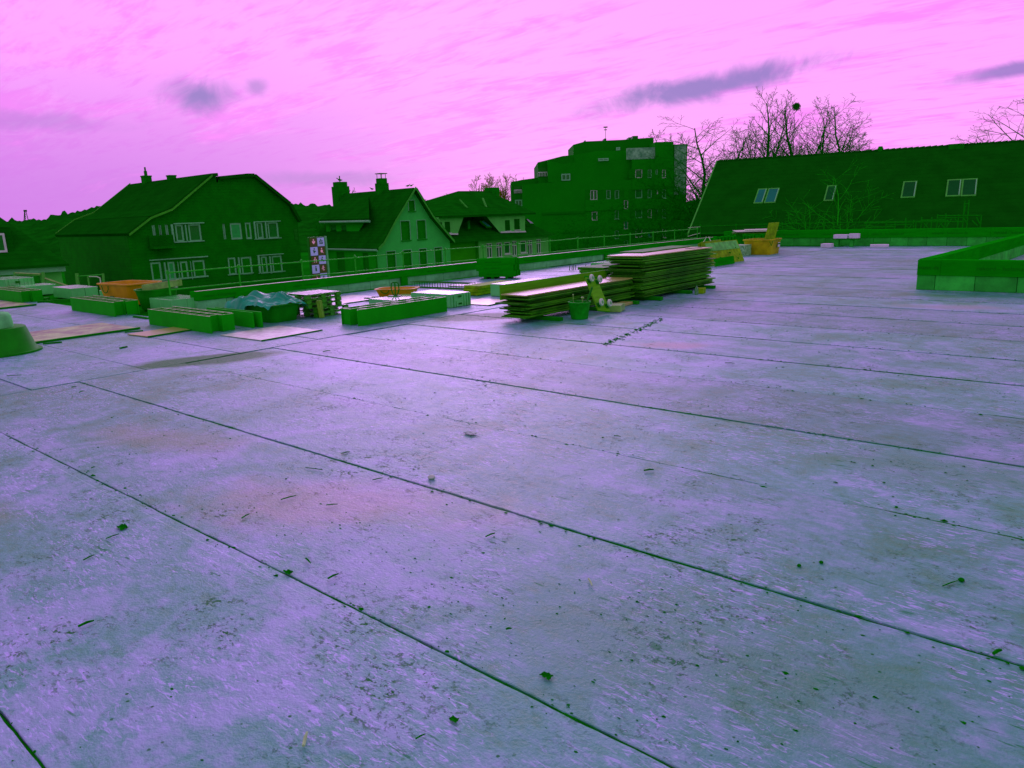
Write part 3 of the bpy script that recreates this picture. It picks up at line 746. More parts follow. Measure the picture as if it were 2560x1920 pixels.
gz = out[0]; b = MB(); b.tube(f.P(gz[0] - .08, gz[1] + .02, .4), f.P(gz[0] - .08, gz[1] + .02, -Lh), .09, .09, 8); b.build('gutter', frame_p, house)
p = f.hit(*C5(985, 1060)); b = MB(); b.tube(f.P(p[0], zs_ - .1, .1), f.P(p[0], ZG, .1), .06, .06, 8); b.build('downpipe', shutter, house)
# shed dormer on the left slope
ds = [fs.hit(*C5(*q), -.9) for q in ((300, 655), (838, 640), (655, 928), (322, 930))]
fd = fs.shifted(-.9)
Wd = [fd.rect(*C5(350, 668), *C5(462, 902)), fd.rect(*C5(500, 664), *C5(602, 912))]
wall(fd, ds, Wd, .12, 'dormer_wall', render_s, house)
for r in Wd: window(fd, r, house, mat('green_frame', alb((10, 108, 8)), .6), glass, 1, fw=.09, rec=.11, name='dormer_window')
e0, e1 = fd.hit(*C5(222, 632), .35), fd.hit(*C5(905, 618), .35)
def dz(s, off): return fd.P(s, e0[1], off)
rz = f.P(*apx).z
b = MB(); q = [fd.P(e0[0], e0[1], .35), fd.P(e1[0], e1[1], .35)]
back = (fs.o + f.u * 0); dist_ridge = abs((f.P(*apx) - fd.o).dot(fd.n))
def rs(px): A_ = f.P(*apx, -depth_along(f.P(*apx), f.n, px)); return fd.P((A_ - fd.o).dot(fd.u), rz - .12, -dist_ridge)
q2 = [rs(C5(890, 0)[0]), rs(C5(592, 0)[0])]
b.prism(q + q2, (0, 0, .18)); b.build('dormer_roof', rooft, house)
b = MB(); b.tube(q[0] + Vector((0, 0, -.05)), q[1] + Vector((0, 0, -.05)), .1, .1, 8); b.build('dormer_gutter', frame_p, house)
b = MB(); b.obox((fd.P(*fd.hit(*C5(905, 460)), -1.6)), f.n * .12, Vector((0, 0, 1.15)) - fs.n * .9, fs.n * .08); b.build('flashing', frame_p, house)
def chimney_at(px, y0, y1, wpx, capz=None):
    d = depth_along(f.P(*apx), f.n, px); A = f.P(*apx, -d); s = (A - Vector((0, 0, H))).length / FPX
    dd = ray(px, y0); t = (A.x * dd.x + A.y * dd.y) / (dd.x ** 2 + dd.y ** 2); zt = H + dd.z * t; w2 = wpx * s * .42
    b = MB(); b.obox((A.x, A.y, (zt + A.z - 2.5) / 2), f.u * w2, f.n * w2, (0, 0, (zt - A.z + 2.5) / 2)); ch = b.build('chimney', chim, house)
    b = MB(); b.obox((A.x, A.y, zt + .18), f.u * w2 * .8, f.n * w2 * .8, (0, 0, .2)); b.build('cap', chim, ch)
    return A, zt, w2, ch
A, zt, w2, ch = chimney_at(*C5(1083, 100)[:1], C5(0, 100)[1], 0, 28)
b = MB(); b.obox((A.x, A.y, zt + .75), f.u * w2 * .9, f.n * w2 * .9, (0, 0, .03)); [b.tube((A.x + i * w2 * .6, A.y + j * w2 * .6, zt + .3), (A.x + i * w2 * .6, A.y + j * w2 * .6, zt + .75), .03, .03, 4) for i in (-1, 1) for j in (-1, 1)]; b.build('cover_plate', steel, ch)
A2c = chimney_at(*C5(512, 145)[:1], C5(0, 145)[1], 0, 36)
b = MB(); b.tube((A2c[0].x, A2c[0].y, A2c[1] + .3), (A2c[0].x, A2c[0].y, A2c[1] + .9), .05, .05, 6); b.build('flue', steel, A2c[3])
# gulls on the ridge and the chimney
def gull(name, label, at, head, size=.42):
    root = thing(name, label, 'bird', at)
    b = MB(); c, s = math.cos(head), math.sin(head); R = []
    prof = [(-.55, .02, .20), (-.42, .07, .20), (-.2, .15, .21), (.05, .19, .24), (.25, .15, .30), (.36, .09, .40), (.42, .085, .50), (.50, .08, .54), (.58, .05, .54), (.70, .012, .52)]
    for (x, r, z) in prof: R.append([(at[0] + size * (x * c - r * math.cos(t) * s), at[1] + size * (x * s + r * math.cos(t) * c), at[2] + size * (z + .12 + r * math.sin(t))) for t in [2 * math.pi * i / 8 for i in range(8)]])
    b.loft(R, True, True); b.build('body', chim, root, True)
    b = MB()
    for q in (-.07, .07): b.tube((at[0] - size * q * s, at[1] + size * q * c, at[2]), (at[0] - size * q * s, at[1] + size * q * c, at[2] + size * .22), .02 * size, .02 * size, 4)
    b.build('legs', chim, root)
def ridge_pt(px):
    d = depth_along(f.P(*apx), f.n, px); P_ = f.P(*apx, -d); P_.z += .2; return P_
gull('gull', 'gull standing at the gable end of the ridge, outermost of the pair', ridge_pt(C5(1486, 0)[0]), 0.9, .30)
gull('gull', 'gull standing on the ridge, chimney side bird of the pair', ridge_pt(C5(1438, 0)[0]), 0.7, .32)
gull('gull', 'lone gull on the ridge left of the capped chimney', ridge_pt(C5(943, 0)[0]), 3.4, .36)
gull('gull', 'gull perched on the left chimney of the gable house', (A2c[0].x, A2c[0].y, A2c[1] + .38), 3.6, .5)

# ---------------------------------------------------------------- hipped house
f = Fac(1300, 630, 74, 2)
house = thing('hipped_house', 'cream house with hipped tiled roof and two trapezoid dormers', 'house', f.P(f.hit(1300, 630)[0], ZG))
sL, ez = f.hit(*A3(330, 1040)); sR = f.hit(*A3(935, 1000))[0]
zt = f.hit(*A3(640, 1012))[1]
WH = [RR(f, A3, *r) for r in ((402, 1066, 455, 1190), (486, 1060, 540, 1186), (556, 1056, 610, 1154), (622, 1046, 668, 1172), (695, 1046, 750, 1144), (757, 1040, 802, 1166), (832, 1030, 876, 1152))]
wall(f, [(sL, ZG), (sR, ZG), (sR, zt), (sL, zt)], WH, .14, 'front_wall', render_c, house)
for i, r in enumerate(WH): window(f, r, house, frame_w, glass, 1 if i in (2, 4) else 2, i not in (2, 4), fw=.08, rec=.12)
D = 11.0
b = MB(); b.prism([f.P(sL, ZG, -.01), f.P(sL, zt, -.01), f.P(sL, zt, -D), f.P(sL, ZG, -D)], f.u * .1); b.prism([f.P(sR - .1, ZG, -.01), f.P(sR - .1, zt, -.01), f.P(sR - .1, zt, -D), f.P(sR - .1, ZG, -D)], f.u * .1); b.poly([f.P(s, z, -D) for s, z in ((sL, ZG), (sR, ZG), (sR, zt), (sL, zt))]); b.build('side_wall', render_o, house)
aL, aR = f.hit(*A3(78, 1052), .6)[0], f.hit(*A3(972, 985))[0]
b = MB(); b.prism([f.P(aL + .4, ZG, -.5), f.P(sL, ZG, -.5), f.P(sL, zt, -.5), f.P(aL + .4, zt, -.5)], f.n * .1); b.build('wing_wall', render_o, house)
# lower roof skirt
zr2 = f.hit(*A3(560, 815), -2.0)[1]
R0 = [f.P(aL, zt - .1, .6), f.P(aR, zt - .1, .6), f.P(aR, zt - .1, -D - .6), f.P(aL, zt - .1, -D - .6)]
R1 = [f.P(aL + 2.2, zr2, -2.6), f.P(aR - 3.8, zr2, -2.6), f.P(aR - 3.8, zr2, -D + 2.4), f.P(aL + 2.2, zr2, -D + 2.4)]
b = MB(); b.loft([R0, R1], True, True); b.build('roof', rooft, house)
rl, rz_ = f.hit(*A3(190, 612), -5.0); rr_ = f.hit(*A3(432, 610), -5.0)[0]
ul, uz = f.hit(*A3(-60, 835), -.9); ur = f.hit(*A3(752, 802), -.9)[0]
ze = f.hit(*A3(560, 826), .3)[1]
R0 = [f.P(ul, ze, .3), f.P(ur, ze, .3), f.P(ur, ze, -D + .2), f.P(ul, ze, -D + .2)]
R0b = [p + Vector((0, 0, .18)) for p in R0]
R1 = [f.P(rl, rz_, -5.45), f.P(rr_, rz_, -5.45), f.P(rr_, rz_, -5.55), f.P(rl, rz_, -5.55)]
b = MB(); b.loft([R0, R0b, R1], True, True); up = b.build('upper_roof', rooft, house)
p, q = f.hit(*A3(418, 585), -5.5), f.hit(*A3(486, 660), -5.5)
quadbox(f, (p[0], q[0], q[1], p[1]), -6.1, -5.0, 'chimney', chim, up)
for (c4, ws) in ((((400, 832), (735, 822), (735, 970), (520, 976)), ((560, 866, 606, 956), (640, 856, 690, 946))), (((-70, 842), (205, 838), (150, 992), (40, 992)), ((-6, 884, 22, 972), (40, 880, 90, 972)))):
    fo = f.shifted(-.15); o4 = [fo.hit(*A3(*q)) for q in c4]; hs = [fo.rect(*A3(w_[0], w_[1]), *A3(w_[2], w_[3])) for w_ in ws]
    wall(fo, o4, hs, .12, 'dormer_wall', render_c, house)
    for r in hs: window(fo, r, house, frame_w, glass, 2, fw=.08, rec=.1, name='dormer_window')
    q = o4; b = MB(); b.prism([fo.P(q[2][0], q[2][1], .02), fo.P(q[3][0], q[3][1], .02), fo.P(q[3][0], q[3][1] + .14, .02), fo.P(q[2][0], q[2][1] + .14, .02)], f.n * .1); b.build('dormer_sill', frame_w, house)
    b = MB(); b.prism([fo.P(s, z, -.01) for s, z in o4], f.n * -3.5); b.build('dormer_body', rooft, house)
def skyl(poly4, off, mm):
    fo = f.shifted(off); P = [fo.P(*fo.hit(*A3(*q))) for q in poly4]; tilt = [0, 0, 1, 1]
    P = [p + f.n * (.45 * t) for p, t in zip(P, tilt)]
    b = MB(); b.prism(P, f.n * .12 + Vector((0, 0, .1))); s_ = b.build('skylight', shutter, house)
    b = MB(); c_ = sum(P, Vector()) / 4; b.poly([c_ + (p - c_) * .78 + f.n * .13 + Vector((0, 0, .11)) for p in P]); b.build('pane', mm, s_)
skyl(((340, 880), (372, 880), (412, 936), (378, 936)), -.9, glass_s); skyl(((232, 882), (250, 882), (226, 948), (206, 948)), -.9, glass); skyl(((734, 862), (748, 862), (780, 908), (748, 908)), -.9, glass_s)
for (x0, y0, x1, y1) in ((168, 688, 222, 810), (368, 676, 366, 815)):
    fo = f.shifted(-2.0); b = MB(); b.tube(fo.P(*fo.hit(*A3(x0, y0))), fo.P(*fo.hit(*A3(x1, y1)), .9), .1, .1, 5); b.build('ridge_flashing', mat('green_verge', (0, 0, 0)), up)

# ---------------------------------------------------------------- apartment block
hd = math.degrees(math.atan2(-CR[0][2], -CR[1][2]))
f = Fac(1500, 500, 100, hd + 90)
if f.hit(1600, 500)[0] < f.hit(1400, 500)[0]: f.u = -f.u
apt = thing('apartment_block', 'stepped flat roofed apartment block rising behind the houses', 'building', f.P(f.hit(1500, 500)[0], ZG))
def tier(pts, z_bot, off, name, m_, depth=14):
    o_ = [f.hit(*A3(*q), off) for q in pts]; zb = f.hit(*A3(1400, z_bot), off)[1] if z_bot else ZG
    b = MB(); b.prism([f.P(*q, off) for q in o_ + [(o_[-1][0], zb), (o_[0][0], zb)]], -f.n * depth); return b.build(name, m_, apt)
hl = [f.rect(*A3(*r[:2]), *A3(*r[2:])) for r in ((1298, 606, 1360, 690), (1436, 606, 1476, 682), (1510, 606, 1548, 684), (1312, 792, 1360, 866), (1510, 782, 1546, 856), (1590, 692, 1626, 768), (1590, 872, 1626, 942), (1510, 955, 1546, 1028), (1590, 1040, 1626, 1100))]
rowx = ((1688, 1748), (1795, 1830), (1864, 1884), (1920, 1952))
rowy = ((428, 500), (600, 674), (770, 846), (942, 1014))
hr = [f.rect(*A3(a, y0), *A3(c, y1 if k != 2 else y0 + 42)) for (y0, y1) in rowy for k, (a, c) in enumerate(rowx)]
m0 = [f.hit(*A3(*q)) for q in ((712, 562), (880, 545), (1250, 520), (1660, 515), (1660, 340), (1862, 338), (1862, 190), (2012, 188), (2018, 330), (2018, 1200), (712, 1200))]
m0[-1] = (m0[-1][0], ZG); m0[-2] = (m0[-2][0], ZG)
wall(f, m0, hl + hr, .2, 'facade', apt_w, apt)
for i, r in enumerate(hl + hr):
    window(f, r, apt, frame_w if i in (0, 5, 6) or i % 3 == 0 else frame_p, glass_s if i in (6, 22) else glass, 2 if i == 0 else 1, fw=.09, rec=.18, sill=i % 4 == 0)
xs0, xs1 = m0[0][0], m0[8][0]
b = MB(); b.prism([f.P(q[0], q[1], -.25) for q in m0], -f.n * 13); b.build('body', apt_w, apt)
# dark window bands behind the openings, spandrels
for (x0, y0, x1, y1) in ((1255, 603, 1290, 692), (1366, 603, 1430, 690), (1480, 603, 1506, 688), (1552, 603, 1586, 690), (1632, 600, 1680, 676), (1752, 600, 1790, 676), (1835, 600, 1860, 676), (1888, 600, 1916, 676),
                         (1632, 428, 1682, 502), (1752, 428, 1790, 502), (1835, 428, 1860, 502), (1888, 428, 1916, 502), (1640, 770, 1682, 848), (1752, 770, 1790, 848), (1835, 770, 1860, 848), (1888, 770, 1916, 848), (1640, 942, 1682, 1016), (1752, 942, 1790, 1016), (1835, 942, 1860, 1016), (1888, 942, 1916, 1016)):
    quadbox(f, RR(f, A3, x0, y0, x1, y1), .003, .04, 'infill_panel', apt_d, apt)
for (x0, y0, x1, y1) in ((1660, 690, 1975, 764), (1660, 860, 1975, 934), (1660, 512, 1975, 592), (1255, 692, 1580, 776), (880, 800, 1250, 806), (1060, 965, 1250, 970), (880, 640, 884, 1000)):
    quadbox(f, RR(f, A3, x0, y0, x1, y1), .003, .12 if x1 - x0 > 20 else .02, 'spandrel', apt_w if y1 - y0 > 20 else apt_d, apt)
tier([(930, 348), (1060, 380), (1250, 356), (1660, 338)], 522, -.8, 'upper_floor', apt_w)
tier([(845, 366), (930, 345), (1060, 311), (1152, 312)], 545, -2.2, 'balcony_tower', apt_d)
tier([(1060, 311), (1152, 302), (1370, 266), (1616, 264), (1862, 262)], 380, -2.4, 'setback_floor', apt_w)
tier([(1152, 213), (1255, 185), (1420, 178), (1570, 171), (1846, 150)], 320, -5, 'penthouse', apt_d, 9)
tier([(612, 536), (712, 516), (846, 498)], None, -3.0, 'side_wing', apt_d)
tier([(1860, 196), (2018, 186)], None, -.3, 'stair_tower', apt_d)
tier([(2020, 212), (2136, 208)], None, -1.0, 'end_tower', apt_w)
quadbox(f, RR(f, A3, 2040, 215, 2134, 640), -.97, -.90, 'speckled_panel', apt_l, apt)
quadbox(f, RR(f, A3, 1616, 242, 1862, 332), -.6, -.3, 'speckled_panel', apt_l, apt)
for (x0, y0, x1, y1, off) in ((1048, 466, 1126, 522, -.75), (1366, 332, 1456, 352, -.6), (1520, 236, 1556, 262, -4.9), (648, 690, 712, 748, -2.95)):
    window(f, f.rect(*A3(x0, y0), *A3(x1, y1), off), apt, frame_p, glass, 2, off=off + .1, rec=.08, fw=.14, sill=False)
for (x0, y0, x1, y1, off) in ((846, 412, 926, 486, -2.15), (640, 574, 706, 632, -2.95)):
    r = f.rect(*A3(x0, y0), *A3(x1, y1), off); quadbox(f, r, off, off + .05, 'balcony_opening', steel, apt)
    b = MB()
    for i in range(7): s = r[0] + (r[1] - r[0]) * i / 6; b.tube(f.P(s, r[2], off + .1), f.P(s, r[2] + (r[3] - r[2]) * .45, off + .1), .04, .04, 4)
    b.tube(f.P(r[0], r[2] + (r[3] - r[2]) * .45, off + .1), f.P(r[1], r[2] + (r[3] - r[2]) * .45, off + .1), .05, .05, 4); b.build('balcony_rail', frame_w, apt)
for (x, y0, y1, wpx) in ((1255, 176, 190, 8), (1428, 160, 180, 18), (1640, 150, 172, 20), (1688, 138, 170, 46)):
    r = f.rect(*A3(x - wpx / 2, y0), *A3(x + wpx / 2, y1), -6); quadbox(f, r, -6, -8, 'roof_vent', steel, apt)
p, q = f.hit(*A3(1430, 62), -6), f.hit(*A3(1430, 175), -6)
b = MB(); b.tube(f.P(q[0], q[1], -6), f.P(p[0], p[1], -6), .035, .03, 5); b.obox(f.P(p[0], p[1], -6), f.u * .28, f.n * .06, (0, 0, .08)); b.obox(f.P(p[0], p[1] - .35, -6), f.u * .22, f.n * .06, (0, 0, .05)); b.build('antenna', steel, apt)

# ---------------------------------------------------------------- long tiled roof on the right
YR = 62.0
def onY(px, py, Y): d = ray(px, py); t = Y / d.y; return d * t + Vector((0, 0, H))
ridL = onY(1794, 410, YR)
d = ray(2560, 360); ridR = d * ((ridL.z - H) / d.z) + Vector((0, 0, H))
eX = (ridR - ridL); eX.z = 0; eX.normalize(); eN = Vector((eX.y, -eX.x, 0))      # along the ridge; towards the camera
if eN.dot(-ridL) < 0: eN = -eN
d = ray(1722, 592); ox_ = (ridL - Vector((0, 0, H))); t = ox_.dot(eX) / d.dot(eX); eaveL = d * t + Vector((0, 0, H))
barn = thing('long_roof_building', 'long building with dark tiled pitched roof and skylights behind the far parapet', 'building', (ridL.x, ridL.y, ZG))
LB = (ridR - ridL).length + 14; half = (eaveL - ridL).dot(eN); zR = ridL.z
eR = eaveL + eX * LB; rR = ridL + eX * LB; bkL = ridL - eN * half; bkL.z = eaveL.z; bkR = bkL + eX * LB
sl3 = (ridL - eaveL); nR = sl3.cross(eX).normalized(); nR = nR if nR.z > 0 else -nR
th = MB(); th.prism([eaveL, eR, rR, ridL], nR * .2); rf = th.build('roof', rooft2, barn)
nB = (ridL - bkL).cross(eX).normalized(); nB = nB if nB.z > 0 else -nB
th = MB(); th.prism([bkL, bkR, rR - eN * .02, ridL - eN * .02], nB * .18); th.build('roof', rooft2, barn)
q = eX * .3; th = MB(); th.prism([eaveL + q - eN * .6, ridL + q - Vector((0, 0, .1)), bkL + q + eN * .6, Vector((*(bkL + q + eN * .6).xy, ZG)), Vector((*(eaveL + q - eN * .6).xy, ZG))], eX * (LB - .6)); th.build('wall', render_s, barn)
th = MB(); th.prism([eaveL - eX * .12, ridL - eX * .12, ridL - eX * .12 + Vector((0, 0, .3)), eaveL - eX * .12 + Vector((0, 0, .3))], eX * .11); th.build('verge_board', mat('green_verge', (0, 0, 0)), barn)
th = MB(); x = 0.0
while x < LB: th.tube(ridL + eX * x + Vector((0, 0, .16)), ridL + eX * (x + .4) + Vector((0, 0, .2)), .13, .15, 6); x += .4
th.build('ridge_tiles', rooft2, barn)
def onridge2(px, py):
    d = ray(px, py); o = ridL - Vector((0, 0, H)); t = o.dot(eN) / d.dot(eN); return d * t + Vector((0, 0, H))
def onroof(px, py, lift=.22):
    o = eaveL + nR * lift - Vector((0, 0, H)); d = ray(px, py); t = o.dot(nR) / d.dot(nR); return d * t + Vector((0, 0, H))
for (q, mm) in ((((520, 450), (556, 450), (520, 533), (472, 533)), 1), (((578, 447), (634, 447), (603, 530), (548, 530)), 1), (((958, 432), (996, 428), (980, 516), (930, 516)), 0), (((1448, 404), (1520, 402), (1496, 495), (1426, 497)), 0),
               (((1738, 393), (1808, 390), (1782, 487), (1708, 488)), 0), (((1832, 388), (1910, 386), (1886, 484), (1808, 486)), 0)):
    P = [onroof(1700 + x / 2.572, 300 + y / 2.572) for x, y in q]
    ctr = sum(P, Vector()) / 4; w2 = ((P[1] - P[0]).length + (P[2] - P[3]).length) / 4; us = sl3.normalized(); h2 = abs(((P[0] + P[1]) / 2 - (P[2] + P[3]) / 2).dot(us)) / 2
    b = MB(); b.obox(ctr, eX * (w2 + .1), us * (h2 + .12), nR * .06); s_ = b.build('skylight', mat('green_verge', (0, 0, 0)), barn)
    b = MB(); b.add([ctr + eX * (i * w2) + us * (j * h2) + nR * .064 for i, j in ((-1, -1), (1, -1), (1, 1), (-1, 1))], [(0, 1, 2, 3)]); b.build('pane', mat('teal_glass', (0.004, .27, .08), .4, .1, 1, .02) if mm else barn_glass, s_)
    b = MB(); b.obox(ctr + eX * (w2 + .03) + nR * .075, eX * .025, us * h2, nR * .012); b.build('trim', frame_p, s_)
for (px, y0, y1, wpx, nm) in ((2201, 366, 384, 9, 'flue'), (2168, 378, 386, 5, 'flue'), (2391, 360, 373, 28, 'chimney')):
    A = onridge2(px, (y0 + y1) / 2); s = (A - Vector((0, 0, H))).length / FPX; zt = onridge2(px, y0).z
    b = MB()
    if nm == 'chimney': b.obox((A.x, A.y, (zt + zR - 1) / 2), eX * (wpx * s / 2), eN * .4, (0, 0, (zt - zR + 1) / 2)); b.build(nm, chim, barn)
    else:
        r = wpx * s / 2; hh_ = zt - zR + .4
        b.lathe((A.x, A.y, zR - .4), [(r * .6, 0), (r * .6, hh_ * .45), (r * 1.2, hh_ * .6), (r * 1.35, hh_ * .8), (r * .8, hh_)], 10, True, True); b.build(nm, shutter, barn)

# ---------------------------------------------------------------- far left house
f = Fac(60, 680, 44, 12)
house = thing('left_house', 'house at the left edge with tiled hip roof and pale fascia', 'house', f.P(0, ZG))
e0, e1 = f.hit(-160, 682), f.hit(172, 664); zE = e1[1]
D = 9.0
b = MB(); b.prism([f.P(e0[0], ZG, -.5), f.P(e1[0] - .4, ZG, -.5), f.P(e1[0] - .4, zE, -.5), f.P(e0[0], zE, -.5)], -f.n * D); b.build('wall', render_c, house)
b = MB(); b.prism([f.P(e0[0], zE - .32, 0), f.P(e1[0] - .2, zE - .32, 0), f.P(e1[0] - .2, zE + .02, 0), f.P(e0[0], zE + .02, 0)], -f.n * .1); b.build('fascia', frame_p, house)
tp = f.hit(-40, 520, -6.0)
R0 = [f.P(e0[0], zE, .25), f.P(e1[0], zE, .25), f.P(e1[0], zE, -D - .8), f.P(e0[0], zE, -D - .8)]
hz = f.hit(0, 548, -3.6)
k_ = tp[1] - zE
apex_s = tp[0]
b = MB(); b.loft([R0, [p + Vector((0, 0, .12)) for p in R0], [f.P(e0[0], tp[1], -D / 2 + .1), f.P(apex_s, tp[1], -D / 2 + .1), f.P(apex_s, tp[1], -D / 2 - .1), f.P(e0[0], tp[1], -D / 2 - .1)]], True, True); b.build('roof', rooft, house)
fo = f.shifted(-.9); r = fo.rect(-36, *C6(0, 356)[1:], *C6(104, 610))
quadbox(f, (r[0] - .2, r[1] + .35, r[2] - .2, r[3] + .35), -3, -.92, 'dormer', rooft, house)
window(fo, r, house, frame_w, glass, 2, fw=.12, rec=-.05, sill=False)
for (x0, y0, x1, y1) in ((270, 945, 412, 1000), (445, 938, 560, 1040)):
    fo2 = f.shifted(-.5); window(fo2, fo2.rect(*C6(x0, y0), *C6(x1, y1)), house, frame_p, glass, 1, fw=.1, rec=-.03, sill=False)

# ---------------------------------------------------------------- picture sign
f = Fac(795, 650, 44, 4)
sg = thing('picture_sign', 'tall two column checkered sign with pink and dark pictograms', 'sign', f.P(f.hit(795, 650)[0], ZG))
tl, tr = f.hit(*C7(180, 180)), f.hit(*C7(668, 172)); cw = (tr[0] - tl[0]) / 2
zr = [f.hit(*C7(600, y))[1] for y in (178, 490, 795, 1092, 1362)]; rh = (zr[0] - zr[4]) / 4; z0 = zr[0]
b = MB(); b.prism([f.P(tl[0] - .03, z0 + .04, -.06), f.P(tr[0] + .03, z0 + .04, -.06), f.P(tr[0] + .03, z0 - 6 * rh, -.06), f.P(tl[0] - .03, z0 - 6 * rh, -.06)], -f.n * .2); b.build('backing', steel, sg)
b = MB(); b.tube(f.P(tr[0] + .12, z0 + .06, -.05), f.P(tr[0] + .12, ZG, -.05), .07, .07, 8); b.build('post', frame_p, sg)
b = MB(); b.tube(f.P(tl[0] + .1, z0 - 6 * rh, -.15), f.P(tl[0] + .1, ZG, -.15), .07, .07, 8); b.build('post', shutter, sg)
def circ(cx, cy, r, n=12): return [(cx + r * math.cos(2 * math.pi * i / n), cy + r * math.sin(2 * math.pi * i / n)) for i in range(n)]
dotp = circ(.5, .76, .085)
PIC = {(0, 0): [[(.5, .28), (.30, .48), (.28, .60), (.36, .66), (.46, .63), (.5, .58)], [(.5, .28), (.5, .58), (.54, .63), (.64, .66), (.72, .60), (.70, .48)]],
       (0, 1): [[(.26, .66), (.74, .66), (.74, .58), (.26, .58)], [(.26, .58), (.36, .58), (.36, .52), (.26, .52)], [(.26, .52), (.74, .52), (.74, .44), (.26, .44)], [(.64, .44), (.74, .44), (.74, .38), (.64, .38)], [(.26, .38), (.74, .38), (.74, .28), (.26, .28)]],
       (1, 0): [[(.28, .66), (.48, .60), (.72, .52), (.70, .46), (.55, .44), (.54, .30), (.38, .30), (.36, .48)]],
       (1, 1): [circ(.5, .47, .17, 14), [(.56, .34), (.62, .36), (.76, .26), (.74, .22)]],
       (2, 0): [[(.32, .26), (.42, .26), (.44, .58), (.56, .62), (.44, .66), (.32, .6)], [(.58, .26), (.70, .26), (.70, .56), (.60, .64), (.54, .56)]],
       (2, 1): [[(.30, .60), (.40, .66), (.54, .56), (.72, .30), (.62, .28), (.5, .44), (.40, .30), (.32, .44)]],
       (3, 0): [[(.40, .64), (.60, .64), (.62, .30), (.42, .26)]],
       (3, 1): [[(.38, .66), (.68, .66), (.68, .58), (.38, .58)], [(.30, .52), (.58, .52), (.58, .44), (.30, .44)], [(.42, .38), (.68, .38), (.68, .30), (.42, .30)]],
       (4, 0): [[(.5, .6), (.62, .6), (.62, .3), (.5, .3)]], (4, 1): [[(.30, .60), (.46, .64), (.70, .50), (.66, .40), (.34, .46)]],
       (5, 0): [circ(.5, .45, .15)], (5, 1): [[(.35, .6), (.65, .6), (.6, .3), (.4, .3)]]}
for r_ in range(6):
    for c_ in range(2):
        dark = (r_ + c_) % 2 == 0
        s0 = tl[0] + cw * c_; q0 = z0 - rh * (r_ + 1)
        b = MB(); b.prism([f.P(s0 + .012, q0 + .012, -.055), f.P(s0 + cw - .012, q0 + .012, -.055), f.P(s0 + cw - .012, q0 + rh - .012, -.055), f.P(s0 + .012, q0 + rh - .012, -.055)], f.n * .05)
        pn = b.build('panel', sign_d if dark else sign_p, sg)
        b = MB()
        for pl_ in PIC[(r_, c_)] + [dotp]: b.poly([f.P(s0 + cw * x, q0 + rh * y, .0) for x, y in pl_])
        b.build('pictogram', sign_r if dark else sign_k, pn)

# ---------------------------------------------------------------- mast on the far hill
A = AT(65, 547, 428); tpm = AT(63, 527, 428)
b = MB()
for i, j in ((-1, -1), (1, -1), (0, 1)): b.tube((A.x + i * 1.2, A.y + j * 1.2, A.z - 3), (tpm.x + i * .3, tpm.y + j * .3, tpm.z), .22, .18, 4)
for i in range(5): z = A.z + (tpm.z - A.z) * i / 5; b.tube((A.x - 1, A.y, z), (A.x + 1, A.y, z + .8), .12, .12, 4)
b.obox(tpm, (.7, 0, 0), (0, .7, 0), (0, 0, .5)); tag(b.build('radio_mast', woods), 'thin radio mast on the wooded hill at the far left', 'mast')

# ---------------------------------------------------------------- scaffold behind the far parapet
sf = thing('scaffold', 'tubular scaffold with diagonal braces behind the far parapet', 'scaffold', (-7 * K, 33 * K, ZG))
fY = 31.6 * K
def sP(x, y): return onY(*B3(x, y), fY)
segs = [((35, 760), (35, 850)), ((310, 720), (310, 850)), ((580, 690), (575, 850)), ((690, 715), (690, 840)), ((800, 675), (795, 840)), ((940, 680), (930, 840)), ((1020, 640), (1012, 840)), ((1135, 630), (1130, 840)), ((1310, 640), (1305, 830)), ((1455, 440), (1445, 830)), ((1395, 450), (1375, 830)), ((1625, 650), (1612, 830)), ((430, 760), (430, 850)), ((720, 740), (720, 840)),
        ((0, 762), (700, 750)), ((310, 790), (680, 780)), ((30, 825), (440, 815)), ((700, 750), (1420, 740)), ((800, 722), (1130, 716)), ((1015, 695), (1430, 682)), ((1015, 660), (1620, 655)), ((1395, 500), (1455, 490)),
        ((830, 760), (880, 830)), ((880, 760), (830, 830)), ((1040, 740), (1105, 830)), ((1090, 740), (1025, 830)), ((1215, 700), (1145, 810)), ((1255, 700), (1305, 770)), ((1380, 700), (1430, 780)), ((590, 800), (620, 840)), ((660, 790), (620, 840)), ((1555, 680), (1612, 790)), ((1490, 720), (1570, 800)), ((1405, 515), (1380, 640))]
for (p, q) in segs:
    P_, Q_ = sP(*p), sP(*q)
    if abs(p[0] - q[0]) < 25 and abs(p[1] - q[1]) > 60 and q[1] > 800: Q_ = Vector((Q_.x, Q_.y, ZG))
    b = MB(); b.tube(P_, Q_, .035, .035, 5); b.build('tube', metal_f, sf)

